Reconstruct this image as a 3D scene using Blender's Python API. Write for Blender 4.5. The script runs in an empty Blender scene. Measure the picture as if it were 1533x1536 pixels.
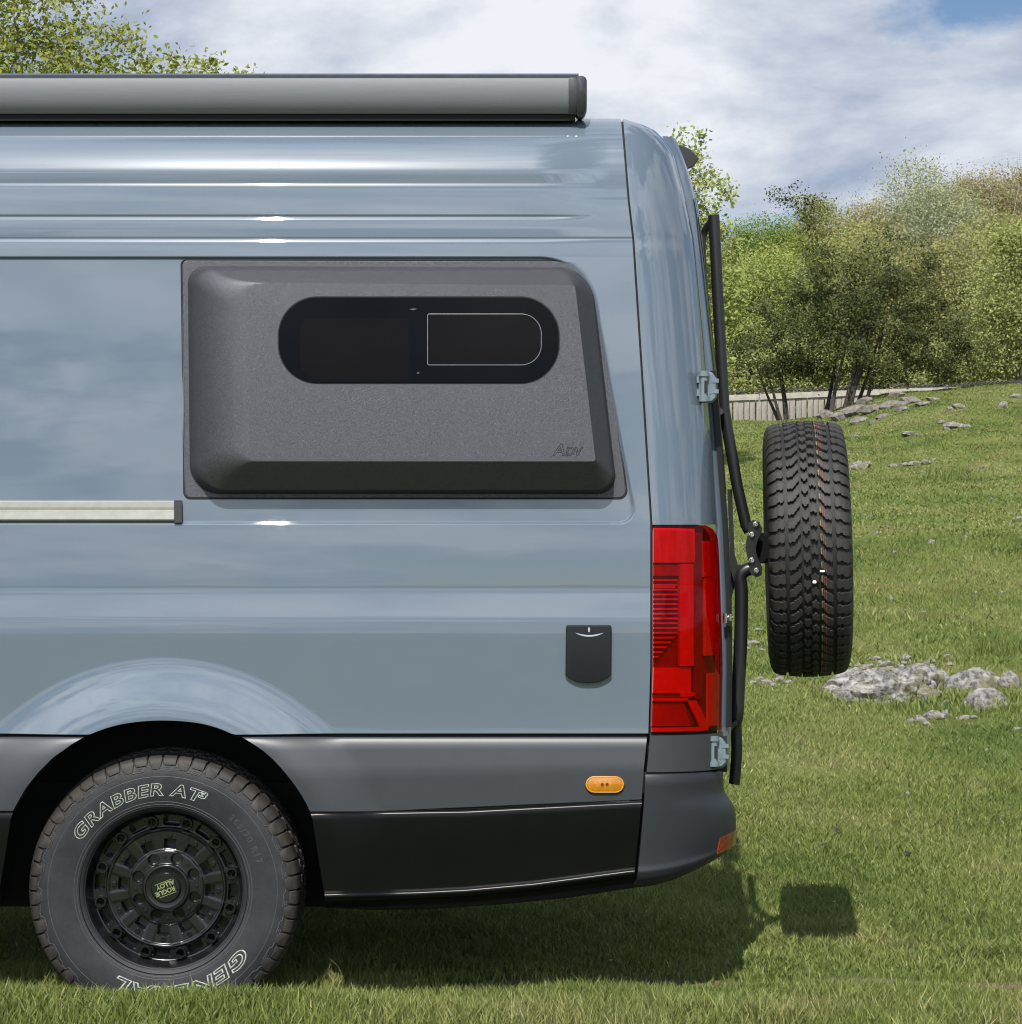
import bpy, bmesh, math
import numpy as np
from mathutils import Vector, Matrix

C = bpy.context.scene.collection
SC = bpy.context.scene
R = math.radians

# ------------------------------------------------------------------ camera
CAM_D, CAM_H, FPX = 6.8, 1.52, 3400.0
cd = bpy.data.cameras.new('camera')
cam = bpy.data.objects.new('camera', cd)
C.objects.link(cam)
cam.location = (0, -CAM_D, CAM_H)
cam.rotation_euler = (R(90), 0, 0)
cd.sensor_fit = 'HORIZONTAL'
cd.sensor_width = 36
cd.lens = 36 * FPX / 1533
cd.clip_start = 0.1
cd.clip_end = 2000
SC.camera = cam

# ------------------------------------------------------------------ sky and sun
SUN_EL, SUN_AZ = R(51), R(9.5)          # sun behind the camera, a little to its left
sun_dir = Vector((-math.sin(SUN_AZ) * math.cos(SUN_EL), -math.cos(SUN_AZ) * math.cos(SUN_EL), math.sin(SUN_EL)))
sl = bpy.data.lights.new('sun', 'SUN')
sl.energy = 4.3
sl.angle = R(0.53)
sl.color = (1.0, 0.95, 0.87)
so = bpy.data.objects.new('sun', sl)
C.objects.link(so)
so.rotation_euler = (-sun_dir).to_track_quat('-Z', 'Y').to_euler()

world = bpy.data.worlds.new('World')
SC.world = world
world.use_nodes = True
wt = world.node_tree
wt.nodes.clear()


def wn(t, **kw):
    n = wt.nodes.new(t)
    for k, v in kw.items():
        setattr(n, k, v)
    return n


def wmath(op, a, b=None):
    n = wn('ShaderNodeMath', operation=op)
    for i, v in enumerate((a, b)):
        if v is None:
            continue
        if isinstance(v, (int, float)):
            n.inputs[i].default_value = v
        else:
            wt.links.new(v, n.inputs[i])
    return n.outputs[0]


sky = wn('ShaderNodeTexSky', sky_type='NISHITA')
sky.sun_disc = False
sky.sun_elevation = SUN_EL
sky.altitude = 1200
sky.sun_rotation = R(180) + SUN_AZ
sky.air_density = 1.0
sky.dust_density = 0.1
sky.ozone_density = 3.0
tc = wn('ShaderNodeTexCoord')
sep = wn('ShaderNodeSeparateXYZ')
wt.links.new(tc.outputs['Generated'], sep.inputs[0])
zz = wmath('ADD', wmath('MAXIMUM', sep.outputs[2], 0.0), 0.34)
comb = wn('ShaderNodeCombineXYZ')
wt.links.new(wmath('DIVIDE', sep.outputs[0], zz), comb.inputs[0])
wt.links.new(wmath('DIVIDE', sep.outputs[1], zz), comb.inputs[1])
comb.inputs[2].default_value = 3.7


def wnoise(scale, detail, rough, dist, off):
    mp = wn('ShaderNodeMapping')
    mp.inputs['Location'].default_value = off
    wt.links.new(comb.outputs[0], mp.inputs[0])
    n = wn('ShaderNodeTexNoise')
    n.inputs['Scale'].default_value = scale
    n.inputs['Detail'].default_value = detail
    n.inputs['Roughness'].default_value = rough
    n.inputs['Distortion'].default_value = dist
    wt.links.new(mp.outputs[0], n.inputs['Vector'])
    return n.outputs['Fac']


def wramp(fac, stops):
    r = wn('ShaderNodeValToRGB')
    e = r.color_ramp.elements
    while len(e) < len(stops):
        e.new(0.5)
    for el, (p, c) in zip(e, stops):
        el.position = p
        el.color = (*c, 1) if len(c) == 3 else c
    wt.links.new(fac, r.inputs[0])
    return r.outputs[0]


cover = wramp(wnoise(1.5, 10, 0.58, 0.1, (8.95, 8.10, 0)), [(0.44, (0, 0, 0)), (0.50, (1, 1, 1))])
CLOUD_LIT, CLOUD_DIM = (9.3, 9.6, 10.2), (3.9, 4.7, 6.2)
shade = wnoise(2.8, 9, 0.58, 0.15, (3.3, 0.4, 1.5))
cl_fac = wramp(shade, [(0.40, (0, 0, 0)), (0.60, (1, 1, 1))])
mixc = wn('ShaderNodeMix', data_type='RGBA')
mixc.inputs[6].default_value = (*CLOUD_DIM, 1)
mixc.inputs[7].default_value = (*CLOUD_LIT, 1)
wt.links.new(cl_fac, mixc.inputs[0])
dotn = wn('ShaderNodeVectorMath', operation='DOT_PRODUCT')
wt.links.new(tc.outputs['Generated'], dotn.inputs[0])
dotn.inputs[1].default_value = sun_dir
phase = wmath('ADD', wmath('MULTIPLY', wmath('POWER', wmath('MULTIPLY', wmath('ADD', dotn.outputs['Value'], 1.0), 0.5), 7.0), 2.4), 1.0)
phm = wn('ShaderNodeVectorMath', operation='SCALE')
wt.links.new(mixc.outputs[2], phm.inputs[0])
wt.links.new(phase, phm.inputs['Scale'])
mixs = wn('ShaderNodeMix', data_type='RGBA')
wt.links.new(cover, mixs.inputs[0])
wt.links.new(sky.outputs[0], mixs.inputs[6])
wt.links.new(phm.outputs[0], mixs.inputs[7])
bg = wn('ShaderNodeBackground')
bg.inputs[1].default_value = 0.068
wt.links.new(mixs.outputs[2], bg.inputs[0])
wo = wn('ShaderNodeOutputWorld')
wt.links.new(bg.outputs[0], wo.inputs[0])

vs = SC.view_settings
vs.view_transform = 'Standard'
vs.look = 'None'
vs.exposure = 0.45
vs.gamma = 1.0
vs.use_curve_mapping = False
SC.render.engine = 'CYCLES'
SC.cycles.max_bounces = 8
SC.cycles.transparent_max_bounces = 12
SC.cycles.use_denoising = True
SC.cycles.filter_width = 1.15

rng = np.random.default_rng(7)


# ------------------------------------------------------------------ geometry helpers
def W(px, py, Y):
    """point at world depth Y that a pixel of the photograph looks at"""
    d = CAM_D + Y
    return ((px - 766.5) / FPX * d, Y, CAM_H - (py - 768) / FPX * d)


def link(name, me, mat=None, parent=None, smooth=None):
    o = bpy.data.objects.new(name, me)
    C.objects.link(o)
    if mat is not None:
        me.materials.append(mat)
    if smooth is not None:
        me.polygons.foreach_set('use_smooth', np.ones(len(me.polygons), bool))
        if smooth < 179:
            me.set_sharp_from_angle(angle=R(smooth))
    if parent is not None:
        o.parent = parent
        if parent.type == 'EMPTY':
            o.matrix_parent_inverse = Matrix.Translation(parent.location).inverted()
    return o


def pymesh(name, verts, faces, mat=None, parent=None, smooth=None, fix=True):
    me = bpy.data.meshes.new(name)
    me.from_pydata([tuple(map(float, v)) for v in verts], [], [tuple(int(i) for i in f) for f in faces])
    me.validate()
    if fix:
        bm = bmesh.new()
        bm.from_mesh(me)
        bmesh.ops.remove_doubles(bm, verts=bm.verts, dist=1e-6)
        bmesh.ops.recalc_face_normals(bm, faces=bm.faces)
        bm.to_mesh(me)
        bm.free()
    me.update()
    return link(name, me, mat, parent, smooth)


def fastmesh(name, verts, faces, mat=None, parent=None, attr=None, smooth=False):
    """numpy mesh: faces is a list of (n,k) arrays"""
    me = bpy.data.meshes.new(name)
    me.vertices.add(len(verts))
    me.vertices.foreach_set('co', np.asarray(verts, np.float32).ravel())
    nl = sum(f.size for f in faces)
    npoly = sum(len(f) for f in faces)
    me.loops.add(nl)
    me.loops.foreach_set('vertex_index', np.concatenate([f.ravel() for f in faces]).astype(np.int32))
    me.polygons.add(npoly)
    tot = np.concatenate([np.full(len(f), f.shape[1]) for f in faces])
    st = np.concatenate([[0], np.cumsum(tot)[:-1]])
    me.polygons.foreach_set('loop_start', st.astype(np.int32))
    me.polygons.foreach_set('loop_total', tot.astype(np.int32))
    me.update(calc_edges=True)
    if attr is not None:
        a = me.attributes.new('tint', 'FLOAT', 'FACE')
        a.data.foreach_set('value', np.asarray(attr, np.float32))
    if smooth:
        me.polygons.foreach_set('use_smooth', np.ones(npoly, bool))
    return link(name, me, mat, parent)


class MB:
    """collects shapes of one piece"""
    def __init__(s):
        s.v, s.f = [], []

    def add(s, v, f):
        n = len(s.v)
        s.v += [tuple(p) for p in v]
        s.f += [tuple(i + n for i in q) for q in f]
        return s

    def grid(s, P):
        """P: rows of points"""
        h, w = len(P), len(P[0])
        v = [p for r in P for p in r]
        f = [(i * w + j, i * w + j + 1, (i + 1) * w + j + 1, (i + 1) * w + j) for i in range(h - 1) for j in range(w - 1)]
        return s.add(v, f)

    def loops(s, L, close=True, cap0=False, cap1=False):
        n = len(L[0])
        v = [p for l in L for p in l]
        f = []
        for i in range(len(L) - 1):
            for j in range(n if close else n - 1):
                k = (j + 1) % n
                f.append((i * n + j, i * n + k, (i + 1) * n + k, (i + 1) * n + j))
        if cap0:
            f.append(tuple(range(n - 1, -1, -1)))
        if cap1:
            f.append(tuple((len(L) - 1) * n + j for j in range(n)))
        return s.add(v, f)

    def box(s, a, b, bev=0.0):
        (x0, y0, z0), (x1, y1, z1) = a, b
        if bev <= 0:
            P = lambda z: [(x0, y0, z), (x1, y0, z), (x1, y1, z), (x0, y1, z)]
            return s.loops([P(z0), P(z1)], True, True, True)
        def ring(z, i):
            e = bev
            a0, a1, b0, b1 = x0 + i, x1 - i, y0 + i, y1 - i
            return [(a0 + e, b0, z), (a1 - e, b0, z), (a1, b0 + e, z), (a1, b1 - e, z), (a1 - e, b1, z), (a0 + e, b1, z), (a0, b1 - e, z), (a0, b0 + e, z)]
        return s.loops([ring(z0, bev), ring(z0 + bev, 0), ring(z1 - bev, 0), ring(z1, bev)], True, True, True)

    def tube(s, pts, r, n=12, cap=True, smooth_n=0):
        pts = [Vector(p) for p in pts]
        rr = r if isinstance(r, (list, tuple)) else [r] * len(pts)
        if smooth_n:
            q, qr = [], []
            for i in range(len(pts) - 1):
                p0, p1, p2, p3 = pts[max(i - 1, 0)], pts[i], pts[i + 1], pts[min(i + 2, len(pts) - 1)]
                for k in range(smooth_n):
                    t = k / smooth_n
                    q.append(0.5 * ((2 * p1) + (p2 - p0) * t + (2 * p0 - 5 * p1 + 4 * p2 - p3) * t * t + (3 * p1 - p0 - 3 * p2 + p3) * t ** 3))
                    qr.append(rr[i] * (1 - t) + rr[i + 1] * t)
            q.append(pts[-1]); qr.append(rr[-1])
            pts, rr = q, qr
        t0 = (pts[1] - pts[0]).normalized()
        u = t0.orthogonal().normalized()
        L = []
        for i, p in enumerate(pts):
            t = (pts[min(i + 1, len(pts) - 1)] - pts[max(i - 1, 0)]).normalized()
            u = (u - t * u.dot(t)).normalized()
            w = t.cross(u)
            L.append([tuple(p + (u * math.cos(a) + w * math.sin(a)) * rr[i]) for a in [2 * math.pi * k / n for k in range(n)]])
        return s.loops(L, True, cap, cap)

    def lathe_y(s, prof, c, n=48, close=False):
        """profile of (radius, y) turned about the Y axis through c"""
        L = [[(c[0] + r * math.cos(a), c[1] + y, c[2] + r * math.sin(a)) for a in [2 * math.pi * k / n for k in range(n)]] for r, y in prof]
        return s.loops(L, True, False, False)

    def build(s, name, mat, parent=None, smooth=35):
        return pymesh(name, s.v, s.f, mat, parent, smooth)


def rpoly(corners, per=8):
    """rounded polygon in pixels: corners (x, y, radius)"""
    n = len(corners)
    out = []
    for i in range(n):
        p = np.array(corners[i][:2], float)
        a = np.array(corners[i - 1][:2], float) - p
        b = np.array(corners[(i + 1) % n][:2], float) - p
        a /= np.linalg.norm(a); b /= np.linalg.norm(b)
        half = math.acos(max(-1, min(1, float(a @ b)))) / 2
        r = max(corners[i][2], 0.01)
        t = r / math.tan(half)
        s, e = p + a * t, p + b * t
        for k in range(per):
            q = k / (per - 1)
            # rational quadratic arc
            w = math.sin(half)
            den = (1 - q) ** 2 + 2 * w * q * (1 - q) + q * q
            out.append(tuple(((1 - q) ** 2 * s + 2 * w * q * (1 - q) * p + q * q * e) / den))
    return out


def interp(tab):
    xs = [t[0] for t in tab]
    ys = [t[1] for t in tab]
    return lambda x: float(np.interp(x, xs, ys))


# ------------------------------------------------------------------ materials
def material(name):
    m = bpy.data.materials.new(name)
    m.use_nodes = True
    nt = m.node_tree
    return m, nt, nt.nodes['Principled BSDF']


def nd(nt, t, **kw):
    n = nt.nodes.new(t)
    for k, v in kw.items():
        setattr(n, k, v)
    return n


def noise(nt, scale, detail=3, rough=0.5, coord='Object', stretch=None):
    t = nd(nt, 'ShaderNodeTexCoord')
    n = nd(nt, 'ShaderNodeTexNoise')
    n.inputs['Scale'].default_value = scale
    n.inputs['Detail'].default_value = detail
    n.inputs['Roughness'].default_value = rough
    if stretch:
        mp = nd(nt, 'ShaderNodeMapping')
        mp.inputs['Scale'].default_value = stretch
        nt.links.new(t.outputs[coord], mp.inputs[0])
        nt.links.new(mp.outputs[0], n.inputs['Vector'])
    else:
        nt.links.new(t.outputs[coord], n.inputs['Vector'])
    return n.outputs['Fac']


def ramp(nt, fac, stops):
    r = nd(nt, 'ShaderNodeValToRGB')
    e = r.color_ramp.elements
    while len(e) < len(stops):
        e.new(0.5)
    for el, (p, c) in zip(e, stops):
        el.position = p
        el.color = (*c, 1) if not isinstance(c, (int, float)) else (c, c, c, 1)
    nt.links.new(fac, r.inputs[0])
    return r.outputs[0]


def bump(nt, bsdf, fac, strength, dist):
    b = nd(nt, 'ShaderNodeBump')
    b.inputs['Strength'].default_value = strength
    b.inputs['Distance'].default_value = dist
    nt.links.new(fac, b.inputs['Height'])
    nt.links.new(b.outputs[0], bsdf.inputs['Normal'])
    return b


def simple(name, col, rough=0.5, metal=0.0, coat=0.0, var=0.12, nscale=40, bumps=0.0, bscale=300, spec=0.5):
    m, nt, b = material(name)
    f = noise(nt, nscale, 4, 0.6)
    lo = tuple(c * (1 - var) for c in col)
    hi = tuple(min(1, c * (1 + var)) for c in col)
    nt.links.new(ramp(nt, f, [(0.3, lo), (0.7, hi)]), b.inputs['Base Color'])
    b.inputs['Roughness'].default_value = rough
    b.inputs['Metallic'].default_value = metal
    b.inputs['Coat Weight'].default_value = coat
    b.inputs['Coat Roughness'].default_value = 0.03
    b.inputs['Specular IOR Level'].default_value = spec
    if bumps:
        bump(nt, b, noise(nt, bscale, 3, 0.6), bumps, 0.001)
    return m


# body paint: solid blue-grey under a clear coat, faint waviness of pressed sheet metal, light road dust
m_paint, nt, b = material('blue_grey_paint')
f = noise(nt, 3.0, 5, 0.6)
nt.links.new(ramp(nt, f, [(0.3, (0.098, 0.127, 0.163)), (0.7, (0.104, 0.133, 0.169))]), b.inputs['Base Color'])
b.inputs['Roughness'].default_value = 0.25
b.inputs['Specular IOR Level'].default_value = 0.09
b.inputs['Coat Weight'].default_value = 1.0
b.inputs['Coat Roughness'].default_value = 0.015
b.inputs['Coat IOR'].default_value = 1.75
bp = nd(nt, 'ShaderNodeBump')
bp.inputs['Strength'].default_value = 0.3
bp.inputs['Distance'].default_value = 0.0012
nt.links.new(noise(nt, 3.2, 2, 0.5, 'Object', (0.5, 1, 2.0)), bp.inputs['Height'])
nt.links.new(bp.outputs[0], b.inputs['Coat Normal'])

# powder coat of the window pod
m_pod, nt, b = material('grey_textured_coating')
f = noise(nt, 420, 2, 0.9)
nt.links.new(ramp(nt, f, [(0.34, (0.044, 0.045, 0.051)), (0.52, (0.082, 0.083, 0.093)), (0.66, (0.150, 0.151, 0.168))]), b.inputs['Base Color'])
b.inputs['Roughness'].default_value = 0.55
b.inputs['Metallic'].default_value = 0.8
b.inputs['Specular IOR Level'].default_value = 0.35
bump(nt, b, f, 0.5, 0.0008)

m_clad = simple('grey_satin_cladding', (0.036, 0.040, 0.047), 0.42, 0, 0, 0.05, 12, 0.06, 500)
m_bump = simple('grey_bumper_plastic', (0.017, 0.020, 0.0245), 0.45, 0, 0, 0.05, 12, 0.1, 600, 0.4)
m_skirt = simple('black_skirt_plastic', (0.003, 0.0032, 0.0037), 0.28, 0, 0, 0.1, 12, 0.04, 500, 0.22)
m_black = simple('black_plastic', (0.014, 0.014, 0.015), 0.45, 0, 0, 0.1, 30)
m_seam = simple('dark_seam_rubber', (0.008, 0.009, 0.010), 0.8)
m_under = simple('underbody_black', (0.008, 0.008, 0.008), 0.85)
m_tube = simple('black_powder_coated_tube', (0.012, 0.012, 0.013), 0.36, 0, 0, 0.1, 60, 0.1, 700)
m_rimb = simple('black_alloy', (0.008, 0.008, 0.009), 0.24, 0, 0.2, 0.15, 60)
m_chrome = simple('bright_steel', (0.62, 0.62, 0.62), 0.22, 1.0)
m_hinge = simple('blue_grey_hinge_paint', (0.14, 0.18, 0.205), 0.3, 0, 0.3)
m_alu = simple('brushed_aluminium', (0.36, 0.355, 0.32), 0.42, 0.7, 0, 0.08, 30)
m_white = simple('white_paper', (0.75, 0.75, 0.72), 0.7)
m_flap = simple('dark_flap_plastic', (0.010, 0.012, 0.0135), 0.5, spec=0.2)
m_mark = simple('pale_print', (0.36, 0.38, 0.41), 0.5)
m_lime = simple('lime_print', (0.20, 0.25, 0.10), 0.5)
m_letter = simple('raised_white_letter_rubber', (0.34, 0.37, 0.32), 0.75, 0, 0, 0.45, 120)

# awning case: fine horizontal brushing on grey anodised metal
m_awn, nt, b = material('anodised_awning_case')
f = noise(nt, 60, 4, 0.7, 'Object', (0.15, 1, 4))
nt.links.new(ramp(nt, f, [(0.3, (0.148, 0.153, 0.170)), (0.7, (0.170, 0.175, 0.194))]), b.inputs['Base Color'])
b.inputs['Roughness'].default_value = 0.5
b.inputs['Metallic'].default_value = 0.0
bump(nt, b, noise(nt, 900, 2, 0.6), 0.25, 0.0005)
m_awnlid = simple('dark_awning_lid', (0.055, 0.065, 0.085), 0.4)

# glass of the pod window: near-black tinted acrylic
m_glass, nt, b = material('black_tinted_glass')
b.inputs['Base Color'].default_value = (0.003, 0.0035, 0.005, 1)
b.inputs['Roughness'].default_value = 0.03
b.inputs['Specular IOR Level'].default_value = 0.07
m_pane = simple('brown_tinted_pane', (0.0045, 0.0039, 0.0042), 0.04, 0, 0, 0.05, spec=0.09)
m_panelite = simple('thin_pane_edge', (0.23, 0.24, 0.26), 0.3)
m_rglass, nt, b = material('rear_window_glass')
b.inputs['Base Color'].default_value = (0.012, 0.014, 0.012, 1)
b.inputs['Roughness'].default_value = 0.02
b.inputs['IOR'].default_value = 1.6

# tail light: clear red lens over a structured reflector
m_lens, nt, b = material('red_lens')
nt.nodes.remove(b)
out = nt.nodes['Material Output']
tr = nd(nt, 'ShaderNodeBsdfTransparent')
tr.inputs[0].default_value = (0.96, 0.022, 0.034, 1)
gl = nd(nt, 'ShaderNodeBsdfGlossy')
gl.inputs['Roughness'].default_value = 0.03
fr = nd(nt, 'ShaderNodeFresnel')
fr.inputs[0].default_value = 1.42
mx = nd(nt, 'ShaderNodeMixShader')
fm = nd(nt, 'ShaderNodeMath', operation='MULTIPLY')
nt.links.new(fr.outputs[0], fm.inputs[0])
fm.inputs[1].default_value = 0.5
nt.links.new(fm.outputs[0], mx.inputs[0])
nt.links.new(tr.outputs[0], mx.inputs[1])
nt.links.new(gl.outputs[0], mx.inputs[2])
nt.links.new(mx.outputs[0], out.inputs[0])
m_lred = simple('red_reflector', (0.50, 0.25, 0.24), 0.3)
m_lmid = simple('red_reflector_dull', (0.26, 0.10, 0.10), 0.35)
m_ldark = simple('dark_red_housing', (0.17, 0.05, 0.05), 0.4)
m_amber, nt, b = material('amber_lens')
nt.links.new(ramp(nt, noise(nt, 160, 2), [(0.3, (0.36, 0.135, 0.005)), (0.7, (0.46, 0.185, 0.010))]), b.inputs['Base Color'])
b.inputs['Roughness'].default_value = 0.15
b.inputs['Coat Weight'].default_value = 1
m_amberd = simple('amber_bulb_dark', (0.12, 0.03, 0.003), 0.3)
m_amberl = simple('amber_rim_light', (0.55, 0.27, 0.035), 0.25)
m_refl = simple('red_bumper_reflector', (0.17, 0.022, 0.012), 0.2, 0, 0.6, 0.6, 70)

# tyre rubber; 'dust' amount and the coloured factory lines are print on the tread
def rubber(name, base, dust, dustcol, lines=False):
    m, nt, b = material(name)
    f = noise(nt, 7, 7, 0.75)
    g = noise(nt, 90, 4, 0.7)
    mixn = nd(nt, 'ShaderNodeMix', data_type='RGBA')
    mul = nd(nt, 'ShaderNodeMath', operation='MULTIPLY')
    nt.links.new(ramp(nt, f, [(0.35, 0.15), (0.7, 1.0)]), mul.inputs[0])
    mul.inputs[1].default_value = dust
    nt.links.new(mul.outputs[0], mixn.inputs[0])
    nt.links.new(ramp(nt, g, [(0.3, tuple(c * 0.7 for c in base)), (0.7, tuple(c * 1.3 for c in base))]), mixn.inputs[6])
    mixn.inputs[7].default_value = (*dustcol, 1)
    col = mixn.outputs[2]
    if lines:
        t = nd(nt, 'ShaderNodeTexCoord')
        s = nd(nt, 'ShaderNodeSeparateXYZ')
        nt.links.new(t.outputs['Object'], s.inputs[0])
        for x0, w, c in ((0.0335, 0.0016, (0.22, 0.19, 0.085)), (0.0405, 0.0010, (0.20, 0.055, 0.04)), (0.0465, 0.0010, (0.20, 0.06, 0.045))):
            d1 = nd(nt, 'ShaderNodeMath', operation='SUBTRACT')
            nt.links.new(s.outputs[0], d1.inputs[0]); d1.inputs[1].default_value = x0
            d2 = nd(nt, 'ShaderNodeMath', operation='ABSOLUTE')
            nt.links.new(d1.outputs[0], d2.inputs[0])
            d3 = nd(nt, 'ShaderNodeMath', operation='LESS_THAN')
            nt.links.new(d2.outputs[0], d3.inputs[0]); d3.inputs[1].default_value = w
            d4 = nd(nt, 'ShaderNodeMath', operation='MULTIPLY')
            nt.links.new(d3.outputs[0], d4.inputs[0])
            nt.links.new(ramp(nt, g, [(0.35, 0.15), (0.6, 0.9)]), d4.inputs[1])
            mm = nd(nt, 'ShaderNodeMix', data_type='RGBA')
            nt.links.new(d4.outputs[0], mm.inputs[0])
            nt.links.new(col, mm.inputs[6])
            mm.inputs[7].default_value = (*c, 1)
            col = mm.outputs[2]
    nt.links.new(col, b.inputs['Base Color'])
    b.inputs['Roughness'].default_value = 0.62
    b.inputs['Specular IOR Level'].default_value = 0.4
    bump(nt, b, noise(nt, 260, 4, 0.7), 0.5, 0.0015)
    return m


m_tyre_side = rubber('dusty_sidewall_rubber', (0.010, 0.0105, 0.0125), 0.7, (0.038, 0.0385, 0.043))
m_tyre_tread = rubber('muddy_tread_rubber', (0.014, 0.014, 0.015), 0.7, (0.055, 0.046, 0.038))
m_faint = rubber('raised_black_letter_rubber', (0.05, 0.05, 0.055), 0.4, (0.09, 0.088, 0.088))
m_spare = rubber('spare_sidewall_rubber', (0.009, 0.009, 0.010), 0.2, (0.02, 0.019, 0.018))
m_spare_tread = rubber('spare_tread_rubber', (0.014, 0.0145, 0.0155), 0.45, (0.055, 0.046, 0.036), True)


def leafmat(name, cols, trans=0.35):
    """cols: dark to light leaf colours picked leaf by leaf"""
    m, nt, b = material(name)
    a = nd(nt, 'ShaderNodeAttribute', attribute_name='tint')
    n = len(cols)
    col = ramp(nt, a.outputs['Fac'], [(i / (n - 1), c) for i, c in enumerate(cols)])
    nt.links.new(col, b.inputs['Base Color'])
    b.inputs['Roughness'].default_value = 0.55
    b.inputs['Specular IOR Level'].default_value = 0.25
    t = nd(nt, 'ShaderNodeBsdfTranslucent')
    nt.links.new(col, t.inputs[0])
    mx = nd(nt, 'ShaderNodeMixShader')
    mx.inputs[0].default_value = trans
    nt.links.new(b.outputs[0], mx.inputs[1])
    nt.links.new(t.outputs[0], mx.inputs[2])
    nt.links.new(mx.outputs[0], nt.nodes['Material Output'].inputs[0])
    return m


def barkmat(name, lo, hi):
    m, nt, b = material(name)
    f = noise(nt, 14, 6, 0.7, 'Object', (1, 1, 0.3))
    nt.links.new(ramp(nt, f, [(0.3, lo), (0.7, hi)]), b.inputs['Base Color'])
    b.inputs['Roughness'].default_value = 0.9
    bump(nt, b, f, 0.8, 0.02)
    return m


m_bark = barkmat('grey_brown_bark', (0.045, 0.038, 0.030), (0.12, 0.105, 0.085))
m_barkd = barkmat('dark_bark', (0.022, 0.018, 0.014), (0.065, 0.055, 0.045))
m_barkp = barkmat('pale_bark', (0.22, 0.21, 0.19), (0.42, 0.41, 0.38))

# limestone
m_rock, nt, b = material('limestone')
f = noise(nt, 7, 7, 0.7)
g = noise(nt, 28, 5, 0.7)
c1 = ramp(nt, f, [(0.32, (0.085, 0.078, 0.072)), (0.5, (0.24, 0.228, 0.215)), (0.68, (0.42, 0.40, 0.38))])
mossf = ramp(nt, noise(nt, 5, 4, 0.6), [(0.50, 0.0), (0.60, 0.85)])
mm = nd(nt, 'ShaderNodeMix', data_type='RGBA')
nt.links.new(mossf, mm.inputs[0])
nt.links.new(c1, mm.inputs[6])
mm.inputs[7].default_value = (0.13, 0.12, 0.055, 1)
m2 = nd(nt, 'ShaderNodeMix', data_type='RGBA', blend_type='MULTIPLY')
m2.inputs[0].default_value = 0.8
nt.links.new(mm.outputs[2], m2.inputs[6])
nt.links.new(ramp(nt, g, [(0.36, 0.16), (0.52, 1.0)]), m2.inputs[7])  # dark noise multiplied into the colour, painting shade into crevices
nt.links.new(m2.outputs[2], b.inputs['Base Color'])
b.inputs['Roughness'].default_value = 0.9
bump(nt, b, g, 0.9, 0.02)

m_rockd = simple('stained_shaded_limestone', (0.15, 0.135, 0.12), 0.95, 0, 0, 0.55, 14, 0.8, 60)  # darker rubble: dirt stains plus the hawthorn's shade painted into the colour
m_clod = simple('dark_dried_clod', (0.035, 0.031, 0.028), 0.95, 0, 0, 0.4, 60, 1.0, 120)
m_board = simple('weathered_board', (0.27, 0.245, 0.215), 0.85, 0, 0, 0.25, 9)
m_rail = simple('pale_rail', (0.36, 0.335, 0.295), 0.85, 0, 0, 0.2, 9)
m_wire = simple('rusty_wire', (0.06, 0.055, 0.05), 0.7)


# ground: turf soil with patches of moss, dry thatch and bare earth; grass uses the same patch pattern
def patch_colours(nt, light):
    k = light
    t = nd(nt, 'ShaderNodeTexCoord')
    geo = nd(nt, 'ShaderNodeNewGeometry')

    def pn(scale, detail, rough=0.6, stretch=(1, 1, 1)):
        mp = nd(nt, 'ShaderNodeMapping')
        mp.inputs['Scale'].default_value = stretch
        nt.links.new(geo.outputs['Position'], mp.inputs[0])
        n = nd(nt, 'ShaderNodeTexNoise')
        n.inputs['Scale'].default_value = scale
        n.inputs['Detail'].default_value = detail
        n.inputs['Roughness'].default_value = rough
        nt.links.new(mp.outputs[0], n.inputs['Vector'])
        return n.outputs['Fac']
    green = ramp(nt, pn(0.9, 5, 0.65, (1, 0.7, 0)), [(0.33, (0.110 * k, 0.160 * k, 0.036 * k)), (0.5, (0.182 * k, 0.222 * k, 0.060 * k)), (0.68, (0.245 * k, 0.258 * k, 0.094 * k))])
    ochre = ramp(nt, pn(1.6, 6, 0.7, (1, 0.8, 0)), [(0.54, 0.0), (0.70, 0.75)])
    s = nd(nt, 'ShaderNodeSeparateXYZ')
    nt.links.new(geo.outputs['Position'], s.inputs[0])
    far = nd(nt, 'ShaderNodeMapRange')
    nt.links.new(s.outputs[1], far.inputs[0])
    far.inputs[1].default_value = 4
    far.inputs[2].default_value = 12
    far.inputs[3].default_value = 0.4
    far.inputs[4].default_value = 1.0
    mul = nd(nt, 'ShaderNodeMath', operation='MULTIPLY')
    nt.links.new(ochre, mul.inputs[0])
    nt.links.new(far.outputs[0], mul.inputs[1])
    m1 = nd(nt, 'ShaderNodeMix', data_type='RGBA')
    nt.links.new(mul.outputs[0], m1.inputs[0])
    nt.links.new(green, m1.inputs[6])
    m1.inputs[7].default_value = (0.215 * k, 0.172 * k, 0.080 * k, 1)
    return m1.outputs[2], s


m_ground, nt, b = material('turf_soil')
col, s = patch_colours(nt, 0.62)
soil = nd(nt, 'ShaderNodeMix', data_type='RGBA')
att = nd(nt, 'ShaderNodeAttribute', attribute_name='bare')
nt.links.new(att.outputs['Fac'], soil.inputs[0])
nt.links.new(col, soil.inputs[6])
nt.links.new(ramp(nt, noise(nt, 30, 6, 0.7), [(0.3, (0.10, 0.075, 0.05)), (0.7, (0.22, 0.165, 0.115))]), soil.inputs[7])
nt.links.new(soil.outputs[2], b.inputs['Base Color'])
b.inputs['Roughness'].default_value = 0.95
b.inputs['Specular IOR Level'].default_value = 0.1
bump(nt, b, noise(nt, 25, 6, 0.7), 0.8, 0.03)

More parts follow.
